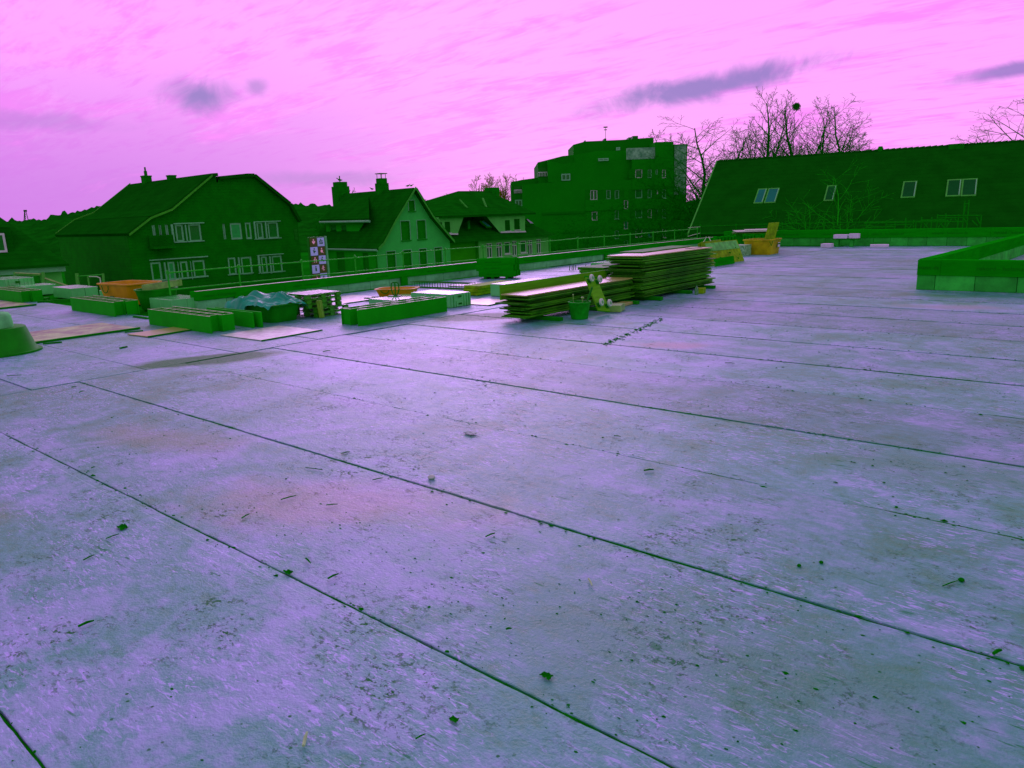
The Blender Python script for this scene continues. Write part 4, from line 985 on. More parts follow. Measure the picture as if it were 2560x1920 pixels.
# ================================================================== TREES
def grow(seed, base, height, spread, nmain, depth, rbase, up=0.55, droop=0.0, fork=0.25, kids=(3, 4), wob=0.17):
    """leaders that taper upwards; side limbs leave them at an angle and divide into finer and finer twigs"""
    rnd = random.Random(seed); thick = []; thin = []
    def rv(s): return Vector((rnd.uniform(-s, s), rnd.uniform(-s, s), rnd.uniform(-s, s)))
    def limb(p, d, ln, r, lev, first, nk):
        n = (9, 6, 4, 3, 2, 2)[lev]; pts = [(p.copy(), r)]
        for i in range(n):
            d = (d + rv(wob * (.35 if lev == 0 else 1)) + Vector((0, 0, (up * .16 if lev < 3 else up * .05) - droop * (lev > 2)))).normalized()
            p = p + d * (ln / n); pts.append((p.copy(), max(.010, r * (1 - .80 * (i + 1) / n))))
        for (a, ra), (b_, rb) in zip(pts, pts[1:]): (thick if lev < 2 else thin).append((a, b_, ra, rb))
        if lev >= depth or nk == 0: return
        a0 = rnd.uniform(0, 6.28)
        for k in range(nk):
            t = first + (1 - first) * (k + rnd.uniform(.1, .9)) / nk; t = min(.985, t)
            q_ = t * n; i = min(n - 1, int(q_)); fr = q_ - i
            q = pts[i][0].lerp(pts[i + 1][0], fr); rq = pts[i][1] * (1 - fr) + pts[i + 1][1] * fr
            ax = (pts[i + 1][0] - pts[i][0]).normalized(); e1 = ax.cross(Vector((.3, .2, 1)) if abs(ax.z) < .9 else Vector((1, 0, 0))).normalized(); e2 = ax.cross(e1)
            a0 += 2.4 + rnd.uniform(-.5, .5); ang = rad(rnd.uniform(26, 52)) * (1 + .25 * spread)
            nd = (ax * math.cos(ang) + (e1 * math.cos(a0) + e2 * math.sin(a0)) * math.sin(ang)).normalized()
            fall = (1.0 - .62 * (t - first) / (1 - first))
            ll = ln * (.62 if lev == 0 else .58) * fall * rnd.uniform(.75, 1.15) * ((1 - first) * .95 if lev == 0 else 1)
            limb(q, nd, ll, rq * rnd.uniform(.5, .68), lev + 1, .22, (0, 9, 6, 4, 0)[lev + 1] if lev < 3 else 0)
    p = Vector(base); d = Vector((0, 0, 1)); r = rbase; tr = height * fork; top = [(p.copy(), r)]
    for i in range(5):
        d = (d + rv(.05)).normalized(); q = p + d * tr / 5; r2 = rbase * (1 - .35 * (i + 1) / 5); thick.append((p, q, r, r2)); p, r = q, r2; top.append((p.copy(), r))
    for m in range(nmain):
        a = 2 * math.pi * m / nmain + rnd.uniform(-.4, .4); tl_ = .04 if m == 0 else rnd.uniform(.18, .62) * min(1.3, .55 + spread)
        nd = Vector((math.cos(a) * tl_, math.sin(a) * tl_, 1)).normalized(); q, rq = top[-1] if m < 2 else top[-2] if m < 5 else top[-3]
        limb(q, nd, height * (1 - fork) * (1.0 if m == 0 else rnd.uniform(.68, .98)), rq * (.75 if m == 0 else rnd.uniform(.42, .6)), 1, .14, 13)
    return thick, thin
def tree(name, label, px, py_top, dist, wpx, seed, nmain=5, depth=4, up=.55, droop=0.0, fork=.3, kids=(3, 4), rb=None, tw=bark, base_z=ZG, group=None, wob=.17, tmat=bark):
    top = AT(px, py_top, dist); h = top.z - base_z
    base = Vector((top.x, top.y, base_z)); sp = max(.25, (wpx * dist / FPX) / h * 1.3)
    root = thing(name, label, 'tree', base, group)
    th, tn = grow(seed, base, h, sp, nmain, depth, rb or h * .018, up, droop, fork, kids, wob)
    zt = max([q.z for (_, q, _, _) in th + tn]); k = h / (zt - base_z)       # fit the height
    xm = sorted(abs((q - base).dot(Vector((CR[0][0], CR[1][0], 0)).normalized())) for (_, q, _, _) in tn); kx = (wpx / 2 * dist / FPX) / max(.1, xm[int(len(xm) * .93)]); kx = max(.5, min(3.0, kx))
    def T(p): return base + Vector(((p.x - base.x) * kx, (p.y - base.y) * kx, (p.z - base_z) * k))
    b = MB()
    for (p, q, a, c) in th: b.tube(T(p), T(q), a, c, 5, False)
    b.build('trunk', tmat, root)
    b = MB(); rmin = dist * .00020
    for (p, q, a, c) in tn: b.tube(T(p), T(q), max(a, rmin), max(c * .9, rmin * .8), 3, False)
    b.build('crown', tw, root)
    return root
tree('bare_tree', 'large bare tree with sooty limbs between apartment block and long roof', 1755, 288, 84, 260, 5, 6, 5, .35, 0, .50, (2, 4), .55)
tree('bare_tree', 'bushy bare tree left of the upright pair above the long roof', 1850, 318, 82, 170, 12, 7, 5, .25, 0, .55, (2, 4), .42)
tree('bare_tree', 'slender upright bare tree rising over the left end of the long roof', 1921, 222, 82, 160, 9, 7, 5, .5, 0, .60, (2, 4), .5)
tree('bare_tree', 'tall bare tree with a dark nest high in its crown', 1990, 220, 83, 190, 14, 7, 5, .45, 0, .58, (2, 4), .55)
tree('bare_tree', 'leaning bare tree just right of the nest tree', 2062, 240, 84, 170, 23, 7, 5, .4, 0, .58, (2, 4), .42)
tree('birch_tree', 'bare birch with drooping twigs over the middle of the long roof', 2150, 228, 80, 230, 31, 7, 5, .40, .10, .60, (2, 4), .4)
tree('birch_tree', 'pale leafless birch standing in front of the dark long roof', 2095, 385, 52, 260, 40, 6, 3, .30, .05, .42, (2, 3), .16, tw=bark_l, tmat=bark_l)
tree('bare_tree', 'bare tree cut by the right edge of the picture', 2625, 190, 80, 290, 47, 8, 5, .40, 0, .55, (2, 4), .45)
tree('bare_tree', 'wispy dark tree in front of the apartment block windows', 1475, 500, 80, 210, 52, 6, 4, .35, 0, .35, (2, 4), .2)
tree('bare_tree', 'bare tree tangled before the right end of the apartment block', 1650, 372, 82, 220, 55, 6, 5, .35, 0, .42, (2, 3), .3)
tree('bare_tree', 'small crown showing over the apartment roof beside the end tower', 1666, 318, 125, 110, 58, 6, 4, .5, 0, .6, (3, 4), .4)
tree('bare_tree', 'low dark tree tucked under the left end of the long roof', 1745, 430, 80, 140, 59, 7, 5, .25, 0, .45, (2, 4), .25)
for (px, py, w_, sd, lb) in ((1195, 437, 62, 61, 'russet poplar left of the row behind the hipped house'), (1228, 430, 60, 62, 'russet poplar in the middle of the row behind the hipped house'), (1262, 432, 60, 63, 'russet poplar third in the row behind the hipped house'),
                             (1300, 434, 70, 64, 'russet poplar partly hidden by the apartment side wing'), (1098, 484, 80, 66, 'low russet tree between the gable house and the hipped house'), (1055, 496, 50, 67, 'small dark bush tree just right of the gable apex')):
    tree('poplar_tree', lb, px, py, 120, w_, sd, 9, 5, .8, 0, .55, (2, 4), .3, tw=bark_o, group='trees behind the houses', wob=.15)
tree('bare_tree', 'bare tree fanning out behind the left chimney of the gable house', 838, 466, 88, 120, 73, 10, 5, .4, 0, .55, (3, 4), .28)
A = AT(1991, 267, 82.5); b = MB(); rn = random.Random(4)
for i in range(200):
    v = Vector((rn.gauss(0, 1), rn.gauss(0, 1), rn.gauss(0, 1))).normalized() * .27; w_ = Vector((rn.gauss(0, 1), rn.gauss(0, 1), rn.gauss(0, 1))).normalized() * .24
    b.tube(A + v - w_, A + v + w_, .025, .02, 3)
tag(b.build('bird_nest', bark), 'round dark twig nest high in the bare tree', 'nest')

# ================================================================== THINGS ON THE DECK (deck units)
def cellbox(label, x0, x1, y0, y1, h, along='x', rows=2, cells=6, seed=0):
    rnd = random.Random(seed); root = dthing('cell_box', label, 'formwork box', (x0 + x1) / 2, (y0 + y1) / 2)
    t = .009
    for i in range(rows + 1):
        e0, e1 = rnd.uniform(-.10, .04) * (i > 0), rnd.uniform(-.12, .02) * (i > 0)
        if along == 'x':
            y = y0 + (y1 - y0) * i / rows; b = MB(K); b.box(x0 - e0, x1 + e1, y - t, y + t, .002, h); 
        else:
            x = x1 - (x1 - x0) * i / rows; b = MB(K); b.box(x - t, x + t, y0 - e0 * .3, y1 + e1, .002, h)
        sb = b.build('side_board', cellm, root)
        v0, v1 = b.v[0], b.v[6]; b = MB(K); b.box(v0[0] + .001, v1[0] - .001, v0[1] + .001, v1[1] - .001, h + .0005, h + .004); b.build('rim', rimm, sb)  # added strip carries the highlight along the board's top edge
    for r in range(rows):
        for c in range(cells + 1):
            fr = (c + (.5 if r % 2 else .08)) / (cells + .6)
            b = MB(K)
            if along == 'x':
                x = x0 + .03 + (x1 - x0 - .06) * fr; ya = y0 + (y1 - y0) * r / rows; b.box(x - t, x + t, ya + t, ya + (y1 - y0) / rows - t, .004, h - .004)
            else:
                y = y0 + .03 + (y1 - y0 - .06) * fr; xa = x0 + (x1 - x0) * r / rows; b.box(xa + t, xa + (x1 - x0) / rows - t, y - t, y + t, .004, h - .004)
            b.build('divider', rimm if False else cellm, root)
            v0, v1 = b.v[0], b.v[6]; b = MB(K); b.box(v0[0] + .001, v1[0] - .001, v0[1], v1[1], h - .0035, h + .001); b.build('divider_rim_highlight', rimm, root)  # same painted highlight along the divider tops
    return root
cellbox('open celled formwork box at the far left in front of pale block packs', -22.2, -19.72, 5.68, 6.12, .265, seed=1, cells=8)
cellbox('open celled formwork box in front of the yellow and black tubs', -16.74, -14.62, 5.68, 6.12, .265, seed=2, cells=7)
cellbox('open celled formwork box just left of the tarp covered tub', -12.85, -10.75, 5.52, 5.94, .26, seed=3, cells=7)
cellbox('long formwork box lying lengthwise beside the pallet stack', -9.66, -9.22, 7.10, 9.03, .255, 'y', 2, 5, seed=4)
r_ = dthing('panel_pair', 'pair of narrow boards standing on edge before the tarp covered tub', 'boards', -11.2, 6.2)
b = MB(K); b.box(-12.1, -10.68, 6.17, 6.20, .002, .25); b.build('board', cellm, r_)
b = MB(K); b.box(-12.0, -10.60, 6.27, 6.30, .002, .25); b.build('board', cellm, r_)

def pack(label, x0, x1, y0, y1, h, nx, ny, seed=0, z0=.0, ribs=None, rot=0, nz=1, m_=block):
    """pack of pale blocks; each block is a part"""
    rnd = random.Random(seed); root = dthing('block_pack', label, 'block pack', (x0 + x1) / 2, (y0 + y1) / 2, z0)
    cx_, cy_ = (x0 + x1) / 2, (y0 + y1) / 2; c, s = math.cos(rot), math.sin(rot)
    for i in range(nx):
        for j in range(ny):
            for k in range(nz):
                lx, ly = (x1 - x0) / nx, (y1 - y0) / ny; ox, oy = x0 + lx * (i + .5) - cx_, y0 + ly * (j + .5) - cy_
                b = MB(K); dzz = rnd.uniform(-.003, .003)
                b.bevbox(cx_ + ox * c - oy * s, cy_ + ox * s + oy * c, z0 + .003 + h * k / nz, z0 + h * (k + 1) / nz - .003 + dzz, lx - .006, ly - .006, rot + rnd.uniform(-.006, .006), .006)
                b.build('block', m_, root)
    if ribs == '+x':
        n = 8
        for i in range(n):
            y = y0 + (y1 - y0) * (i + .5) / n
            if 2 <= i <= 4:
                continue
            b = MB(K); b.box(x1 + .001, x1 + .022, y - .018, y + .018, z0 + .006, z0 + h - .012); b.build('rib', m_, root)
        b = MB(K); b.box(x1 + .001, x1 + .02, y0 + (y1 - y0) * .27, y0 + (y1 - y0) * .60, z0 + .01, z0 + h * .42); b.build('handle_plate', m_, root)
        for zz in (.24, .78):
            b = MB(K); b.box(x1 + .0205, x1 + .024, y0 + (y1 - y0) * .36, y0 + (y1 - y0) * .52, z0 + h * (zz - .07), z0 + h * (zz + .07)); b.build('grip_hole', steel, root)
    return root
pack('pale block pack at the left edge behind the first formwork box', -24.0, -22.55, 6.15, 6.85, .42, 1, 2, 1, ribs='+x', nz=2)
pack('low pale block pack beside the timber barrier at the far left', -22.45, -21.66, 6.35, 7.05, .255, 2, 1, 2)
pack('pale block pack left of the yellow tub, strapped at its end', -20.6, -19.35, 6.62, 7.2, .26, 2, 2, 3, ribs=None)
pack('small pale block lying against the yellow tub', -18.9, -18.5, 7.05, 7.45, .2, 1, 1, 4)
pack('pale block pack standing behind the third formwork box', -14.9, -13.98, 6.45, 7.08, .262, 2, 2, 5)
pack('short ribbed block pack half hidden behind the tarp', -13.1, -12.45, 7.15, 7.7, .17, 2, 3, 6)
pack('ribbed pale block pack with hand holes beside the long formwork box', -10.55, -9.50, 9.40, 9.93, .245, 2, 1, 7, ribs='+x')
pack('flat pale slab in front of the pallet truck', -11.5, -10.55, 9.15, 10.1, .11, 1, 2, 8)
pack('pale block set against the end of the upright plank', -10.15, -9.74, 11.20, 12.7, .25, 1, 2, 9)
pack('lone pale block beyond the front plank stack', -11.35, -10.85, 16.55, 17.6, .27, 1, 1, 10)
pack('upright wrapped block pack with print beside the dirty yellow tub', -10.5, -10.05, 23.45, 24.0, .36, 1, 1, 11, m_=mat('wrapped_pack', alb((30, 118, 45)), .4, .5, 9, .5, col2=alb((95, 135, 105))))
pack('small white block nearest the camera at the far parapet', -9.22, -8.86, 28.25, 28.6, .15, 1, 1, 12, m_=mat('bright_block', alb((135, 150, 155)), .5, .12, 4, .5))
pack('small white block with grip holes lying by the far parapet', -7.65, -7.05, 28.55, 28.95, .10, 1, 1, 13, rot=.25, m_=MATS['bright_block'])
t_ = dthing('trestle', 'small dark trestle holding two blocks by the far parapet', 'trestle', -8.6, 29.0)
b = MB(K); b.box(-9.0, -8.1, 28.85, 29.15, .26, .30); b.build('top', ply_e, t_)
for x in (-8.85, -8.35):
    b = MB(K); b.box(x - .05, x + .05, 28.9, 29.1, .0, .26); b.build('leg', fblock, t_)
pack('white block lying on the left of the small trestle', -8.98, -8.5, 28.85, 29.12, .15, 1, 1, 14, z0=.30, m_=MATS['bright_block'])
pack('white block lying on the right of the small trestle', -8.46, -8.12, 28.9, 29.15, .17, 1, 1, 15, z0=.30, m_=MATS['bright_block'])

# ---- tubs
def rrect(cx_, cy_, lx, ly, rc, z, rot, n=4):
    P = []; c, s = math.cos(rot), math.sin(rot); rc = min(rc, lx / 2 - .001, ly / 2 - .001)
    for (sx, sy, a0) in ((1, 1, 0), (-1, 1, 90), (-1, -1, 180), (1, -1, 270)):
        for i in range(n + 1):
            a = rad(a0 + 90 * i / n); x = sx * (lx / 2 - rc) + rc * math.cos(a); y = sy * (ly / 2 - rc) + rc * math.sin(a)
            P.append((cx_ + x * c - y * s, cy_ + x * s + y * c, z))
    return P
def tub(name, label, cx_, cy_, lx, ly, h, rot, m_, taper=.84, rc=.12, z0=.0, hook=True, fill=None):
    root = dthing(name, label, 'tub', cx_, cy_, z0); b = MB(K); t = .018
    R = [rrect(cx_, cy_, lx * taper, ly * taper, rc * taper, z0 + .002, rot), rrect(cx_, cy_, lx * (taper + .02), ly * (taper + .02), rc, z0 + .03, rot), rrect(cx_, cy_, lx * .97, ly * .97, rc, z0 + h * .93, rot), rrect(cx_, cy_, lx * 1.03, ly * 1.03, rc, z0 + h * .935, rot),
         rrect(cx_, cy_, lx * 1.03, ly * 1.03, rc, z0 + h, rot), rrect(cx_, cy_, lx * .96 - t, ly * .96 - t, rc, z0 + h, rot), rrect(cx_, cy_, lx * taper - t, ly * taper - t, rc * taper, z0 + .03, rot)]
    b.loft(R, True, True); o = b.build('body', m_, root); smooth_angle(o, 40)
    if hook:
        c, s = math.cos(rot), math.sin(rot)
        for sy in (-1, 1):
            for q in (-.5,) if sy < 0 else (.5,):
                pts = []
                for a in range(0, 181, 30):
                    x = math.cos(rad(a)) * lx * .10 + q * lx * .4; y = sy * (ly * .5 + .012); zz = z0 + h * .90 - math.sin(rad(a)) * h * .34
                    pts.append((cx_ + x * c - y * s, cy_ + x * s + y * c, zz))
                b = MB(K); b.path(pts, .010, 5); b.build('handle', steel, root)
    return root
yt = tub('mortar_tub', 'bright yellow mortar tub with bail handle in front of the slate house', -16.9, 6.95, 1.25, .80, .46, .15, yellow, .80)
b = MB(K); b.obox((-16.95, 6.565, .16), (.07, .01, 0), (0, .004, 0), (0, 0, .035)); b.build('sticker', steel, yt)
tub('mortar_tub', 'small bright yellow tub behind the pallet truck handle', -11.85, 10.2, .86, .5, .20, .50, yellow, .80)
dt = tub('mortar_tub', 'dirty yellow mortar tub with a board sticking out near the far corner', -9.95, 24.65, .95, 1.15, .50, .05, yellow_d, .86, hook=False)
b = MB(K); b.path([(-9.465, 24.05, .44), (-9.445, 24.15, .30), (-9.455, 24.28, .44)], .010); b.build('handle', ply_e, dt)
b = MB(K); b.obox((-9.462, 24.85, .30), (.003, 0, .005), (0, .09, 0), (.001, 0, .07)); b.build('sticker', mat('bright_block', (0, 0, 0)), dt)
b = MB(K); b.obox((-9.458, 24.85, .33), (.003, 0, .005), (0, .09, 0), (.001, 0, .022)); b.build('sticker_mark', steel, dt)
tub('mortar_tub', 'yellow tub mostly hidden behind the tall plank stack', -10.9, 21.9, .8, .9, .36, .1, yellow_d, .86)
# things lying on that hidden tub
b = MB(K); b.rbox(-11.0, 21.8, .362, .378, 1.0, .7, .2); tag(b.build('cover_board', plank_t), 'pale board laid over the hidden yellow tub', 'board')
for i, (x, y, s) in enumerate(((-10.75, 21.75, 1), (-10.45, 21.95, -1))):
    b = MB(K); b.path([(x, y, .38), (x + .02, y + .02, .50), (x + .1 * s, y + .05, .58), (x + .16 * s, y + .05, .70)], .014, 5)
    tag(b.build('bent_bar', metal_b), 'pale bent bar sticking up from the hidden yellow tub, ' + ('straight one nearer the street' if i == 0 else 'forked one nearer the brown board'), 'bar')
# black oval bucket with beam across
root = dthing('black_tub', 'big round black mortar tub with a beam across its rim', 'tub', -15.2, 6.75)
b = MB(K); b.lathe((-15.2, 6.75, .002), [(.30, 0), (.31, .03), (.385, .38), (.41, .385), (.41, .405), (.37, .405), (.29, .03)], 28, True, True, 1.0); smooth_angle(b.build('body', blackp, root), 40)
b = MB(K)
b.obox((-14.98, 6.78, .475), (.30, .22, .04), (-.055, .075, 0), (0, 0, .062)); tag(b.build('beam_offcut', beamw), 'short squared beam resting across the big black tub', 'beam')
# upturned tub with a mortar lump at the left edge
root = dthing('upturned_tub', 'upturned black mortar tub at the left edge of the deck', 'tub', -11.93, 3.03)
b = MB(K); b.lathe((-11.93, 3.03, .003), [(.53, 0), (.53, .025), (.485, .03), (.46, .07), (.375, .345), (.36, .352), (0.01, .352)], 36, False, True); smooth_angle(b.build('body', blackp, root), 40)
b = MB(K); rn = random.Random(8); R = []
for (r, z) in ((.27, 0), (.275, .05), (.265, .15), (.245, .185), (.20, .20), (.02, .203)):
    R.append([(-11.90 + r * (1 + .03 * math.sin(3 * a + z * 9) + rn.uniform(-.012, .012)) * math.cos(a), 2.98 + r * (1 + .03 * math.sin(2 * a) + rn.uniform(-.012, .012)) * math.sin(a), .357 + z + rn.uniform(-.004, .004)) for a in [2 * math.pi * i / 28 for i in range(28)]])
b.loft(R, True, True); o = tag(b.build('mortar_lump', lumpm), 'bucket shaped lump of hardened pale mortar on the upturned tub', 'mortar lump'); smooth_angle(o, 50)
# tub under the tarp
tub('dark_tub', 'black rectangular tub partly covered by a blue tarp', -11.38, 6.86, 1.18, .60, .30, .10, blackp, .86, hook=False)
from mathutils import noise as mnoise
b = MB(K); nx, ny = 60, 40; G_ = []
for i in range(nx + 1):
    row = []
    for j in range(ny + 1):
        u_, v_ = i / nx, j / ny
        x = -12.14 + 1.36 * u_; y = 6.40 + .86 * v_
        fold = abs(mnoise.noise(Vector((u_ * 5 + v_ * 3, v_ * 2.0, 1.3)))) * .11 + abs(mnoise.noise(Vector((u_ * 13 - v_ * 6, v_ * 4, 4)))) * .05
        z = .330 + .13 * math.exp(-((u_ - .40) / .10) ** 2 - ((v_ - .55) / .45) ** 2) + .10 * math.exp(-((u_ - .74) / .09) ** 2 - ((v_ - .7) / .35) ** 2) + fold - .03
        z = max(.314, z)
        front = max(0, .16 - v_) / .16; hang = .24 * max(0, min(1, (.60 - u_) / .12)) + .03
        sidel = max(0, .14 - u_) / .14; sider = max(0, u_ - .93) / .07; backv = max(0, v_ - .92) / .08
        z -= front * hang + sidel * .16 + sider * .05 + backv * .12
        y += front * .05 + .03 * mnoise.noise(Vector((u_ * 9, 0, 7))) * front
        row.append((x, y + .1 * (x + 11.38), max(.06, z)))
    G_.append(row)
b.loft(G_, closed=False); o = tag(b.build('tarp', tarpm), 'crumpled blue tarp thrown over the black tub', 'tarp'); smooth_angle(o, 28)

# ---- pallets
def pallet(label, x0, y0, lx, ly, z0, group, rot=0.0):
    root = dthing('pallet', label, 'pallet', x0 + lx / 2, y0 + ly / 2, z0, group); h = .078; t = .011
    cx_, cy_ = x0 + lx / 2, y0 + ly / 2; c, s = math.cos(rot), math.sin(rot)
    def bx(ax, bx_, ay, by, az, bz, nm):
        b = MB(K); ox, oy = (ax + bx_) / 2 - lx / 2, (ay + by) / 2 - ly / 2
        b.rbox(cx_ + ox * c - oy * s, cy_ + ox * s + oy * c, z0 + az, z0 + bz, bx_ - ax, by - ay, rot); b.build(nm, oldw, root)
    n = 7
    for i in range(n): w_ = ly / n; bx(0, lx, i * w_ + .018, (i + 1) * w_ - .018, h - t, h, 'deck_board')
    for i in range(3):
        xa = (lx - .07) * i / 2; bx(xa, xa + .07, 0, ly, h - 2 * t - .001, h - t - .001, 'bearer')
        for j in range(3): ya = (ly - .09) * j / 2; bx(xa, xa + .07, ya, ya + .09, t + .001, h - 2 * t - .002, 'foot_block')
        bx(xa, xa + .07, 0, ly, 0.001, t, 'base_board')
PL = 'old wooden pallet in the leaning stack of five behind the squared post'
for k in range(5):
    top = k >= 2
    pallet(('topmost pallet of the stack beside the tarp covered tub' if k == 4 else 'lowest pallet of the stack beside the tarp covered tub' if k == 0 else ['', 'second pallet from the deck in the stack by the tarp', 'middle pallet of the stack by the tarp', 'pallet directly under the topmost one in the stack by the tarp'][k]),
           -11.43 + (-.03 if top else .02), 7.36 + (-.06 if top else .04), .66, .70, .003 + k * .080, 'stacked pallets', [.02, .01, -.03, -.02, -.04][k])
b = MB(K); b.obox((-10.70, 7.47, .150), (.032, .012, 0), (-.012, .032, 0), (-.010, -.006, .148)); tag(b.build('squared_post', postw), 'short squared timber post leaning on the pallet stack', 'post')

# ---- pallet truck
pt_ = dthing('pallet_truck', 'hand pallet truck with loop handle in front of the yellow tub', 'pallet truck', -11.0, 10.05)
bx_, by_ = U(990, 758); 
hx, hy = U(990, 754)
uu = Vector((.76, .65, 0)).normalized()
def hp(s, z): return (hx + uu.x * s, hy + uu.y * s, z)
zt_ = ZU(990, 706, hx, hy); zb_ = ZU(990, 742, hx, hy)
pts = [(0, zb_), (.055, zb_ + (zt_ - zb_) * .25), (.078, zb_ + (zt_ - zb_) * .55), (.07, zb_ + (zt_ - zb_) * .9), (.05, zt_), (-.05, zt_), (-.07, zb_ + (zt_ - zb_) * .9), (-.078, zb_ + (zt_ - zb_) * .55), (-.055, zb_ + (zt_ - zb_) * .25), (0, zb_)]
b = MB(K); b.path([hp(*p) for p in pts], .013, 7); b.build('handle_loop', steel, pt_)
b = MB(K); b.tube(hp(0, .06), hp(0, zb_), .018, .018, 7); b.tube(hp(0, zb_), hp(0, zt_ - .01), .014, .014, 7); b.build('drawbar', steel, pt_)
b = MB(K); b.rbox(hx - .02, hy, .03, .12, .16, .26, 2.27); b.build('pump_body', steel, pt_)
for s in (-1, 1):
    b = MB(K); b.rbox(hx - .42, hy + s * .10 - .02, .04, .06, .75, .09, 0); b.build('fork', steel, pt_)
    b = MB(K); b.tube((hx + .02, hy + s * .05 - .02, .035), (hx + .02, hy + s * .05 + .02, .035), .034, .034, 12); b.build('wheel', blackp, pt_)

# ---- rebar cage
cg = dthing('rebar_cage', 'long dark cage of bent reinforcing bars lying before the parapet', 'rebar cage', -12.2, 11.85)
for (dy, z) in ((0, .01), (.22, .01), (0, .14), (.22, .14)):
    b = MB(K); b.tube((-13.2, 11.78 + dy, z), (-11.42, 11.9 + dy, z), .008, .008, 5); b.build('long_bar', steel, cg)
for i in range(22):
    x = -13.15 + 1.7 * i / 21; y = 11.78 + .12 * (i / 21)
    b = MB(K); b.path([(x, y, .01), (x + .01, y, .145), (x + .02, y + .22, .145), (x + .02, y + .22, .01), (x, y, .01)], .006, 4); b.build('stirrup', steel, cg)
# starter bars further back
for i, px in enumerate((1424, 1430, 1434, 1439, 1464)):
    x, y = U(px, 676 - i * .6); b = MB(K); b.tube((x, y, .003), (x + .01, y, .14), .012, .012, 5)
    tag(b.build('starter_bar', steel), ['leftmost', 'second', 'third', 'fourth'][i] + ' of the four short bars standing up behind the upright plank' if i < 4 else 'single dark bar standing apart behind the right end of the upright plank', 'bar', 'starter bars' if i < 4 else None)

# ---- timber pile beside the cage
for i, (z0, z1, x0, x1, y0, y1, lb) in enumerate(((.004, .07, -10.80, -10.46, 11.10, 12.1, 'bottom'), (.073, .135, -10.82, -10.45, 11.08, 12.2, 'middle'), (.138, .20, -10.84, -10.42, 11.12, 12.35, 'top'))):
    b = MB(K); b.bevbox((x0 + x1) / 2, (y0 + y1) / 2, z0, z1, x1 - x0, y1 - y0, .06, .005)
    tag(b.build('timber_slab', osb), lb + ' timber slab of the small brown pile beside the rebar cage', 'timber', 'small brown timber pile')
b = MB(K); b.bevbox(-11.75, 12.75, .003, .03, 1.5, .8, .05, .004); tag(b.build('flat_sheet', mat('dusty_sheet', alb((100, 118, 105)), .4, .35, 4, .4)), 'pale flat sheet on the deck behind the brown timber pile', 'sheet')

# ---- stack of panels standing on edge (three tiers)
ang = math.atan2(14.49 - 14.09, -12.28 + 13.21); c, s = math.cos(ang), math.sin(ang); ox, oy = -13.21, 14.09
ps = dthing('bearer_pair', 'pair of timber bearers under the panel stack', 'timber', ox + .5, oy + .3)
for k in (.22, .42, .8): 
    b = MB(K); cx_, cy_ = ox + c * k - s * .27, oy + s * k + c * .27; b.rbox(cx_, cy_, .003, .05, .07, .55, ang); b.build('bearer', ply_e, ps)
rn = random.Random(6)
for tier_ in range(3):
    z0 = .052 + tier_ * .153
    for k in range(8):
        off = k * .062; ex = rn.uniform(-.02, .03) + (0.03 if tier_ == 0 else 0)
        cx_ = ox + c * (.5 + ex) - s * (off + .02); cy_ = oy + s * (.5 + ex) + c * (off + .02)
        b = MB(K); b.rbox(cx_, cy_, z0, z0 + .150 + rn.uniform(-.004, .004), 1.0, .045, ang)
        tn = ('lower', 'middle', 'upper')[tier_]
        o = tag(b.build('formwork_panel', band), ('front panel of the %s tier in the stack of panels on edge' % tn) if k == 0 else ((['', 'second', 'third', 'fourth', 'fifth', 'sixth', 'seventh', 'eighth'][k]) + ' panel from the front in the %s tier of the panel stack' % tn), 'formwork panel', None if k == 0 else 'panel stack %s tier' % tn)
        if k == 0:
            nn = Vector((s, -c, 0)); rr = Vector((c, s, 0)); o3 = Vector((cx_, cy_, 0)) - rr * .30 + nn * .0245; o3.z = z0 + .055
            lettering(o, o3, rr, (0, 0, 1), nn, .052)

# ---- plank stacks
ORD = 'top second third fourth fifth sixth seventh eighth ninth tenth eleventh twelfth thirteenth fourteenth fifteenth sixteenth seventeenth eighteenth nineteenth twentieth twenty-first twenty-second twenty-third twenty-fourth twenty-fifth twenty-sixth'.split()
def plank_stack(x0, x1, y0, y1, z0, n, t, seed, lab, group, topmat, skip=(), gap=.004, jl=.06, jx=.02):
    rnd = random.Random(seed); z = z0; jx *= 1.5; gap *= 2.2; t *= .90
    for k in range(n):
        jx0 = rnd.uniform(-jx, jx); a = rnd.uniform(-jl, jl); e = rnd.uniform(-jl * 1.8, jl * 1.2); tt = t * rnd.uniform(.92, 1.05); lift = rnd.uniform(0, gap) + (.012 if rnd.random() < .22 else 0)
        if k in skip: jx0 -= .07; a -= .1
        rot = rnd.uniform(-.006, .006); ln = y1 - y0 - a + e
        b = MB(K); cx_ = (x0 + x1) / 2 + jx0; b.bevbox(cx_, y0 + a + ln / 2, z + lift, z + lift + tt, x1 - x0, ln, rot, .003)
        # slight sag or lift at the far end
        o = b.build('plank', topmat if k == n - 1 else plank_e)  # topmost plank takes the colour with the light painted in
        tag(o, lab[1] if k == n - 1 else lab[2] if k == 0 else ORD[n - 1 - k] + ' plank from the top of ' + lab[0], 'plank', group)
        z += tt + lift
    return z
bt = dthing('stack_bearers', 'timber bearers under the front plank stack', 'timber', -7.1, 9.4)
for y in (8.95, 10.2, 11.2):
    b = MB(K); b.box(-7.5, -6.72, y, y + .1, .003, .055); b.build('bearer', ply_e, bt)
zt1 = plank_stack(-7.49, -7.00, 8.58, 11.55, .058, 14, .0222, 31, ('the front plank stack behind the builder bucket', 'pink topmost plank of the front plank stack', 'bottom plank of the front plank stack'), 'front plank stack', plank_t, (9, 5))
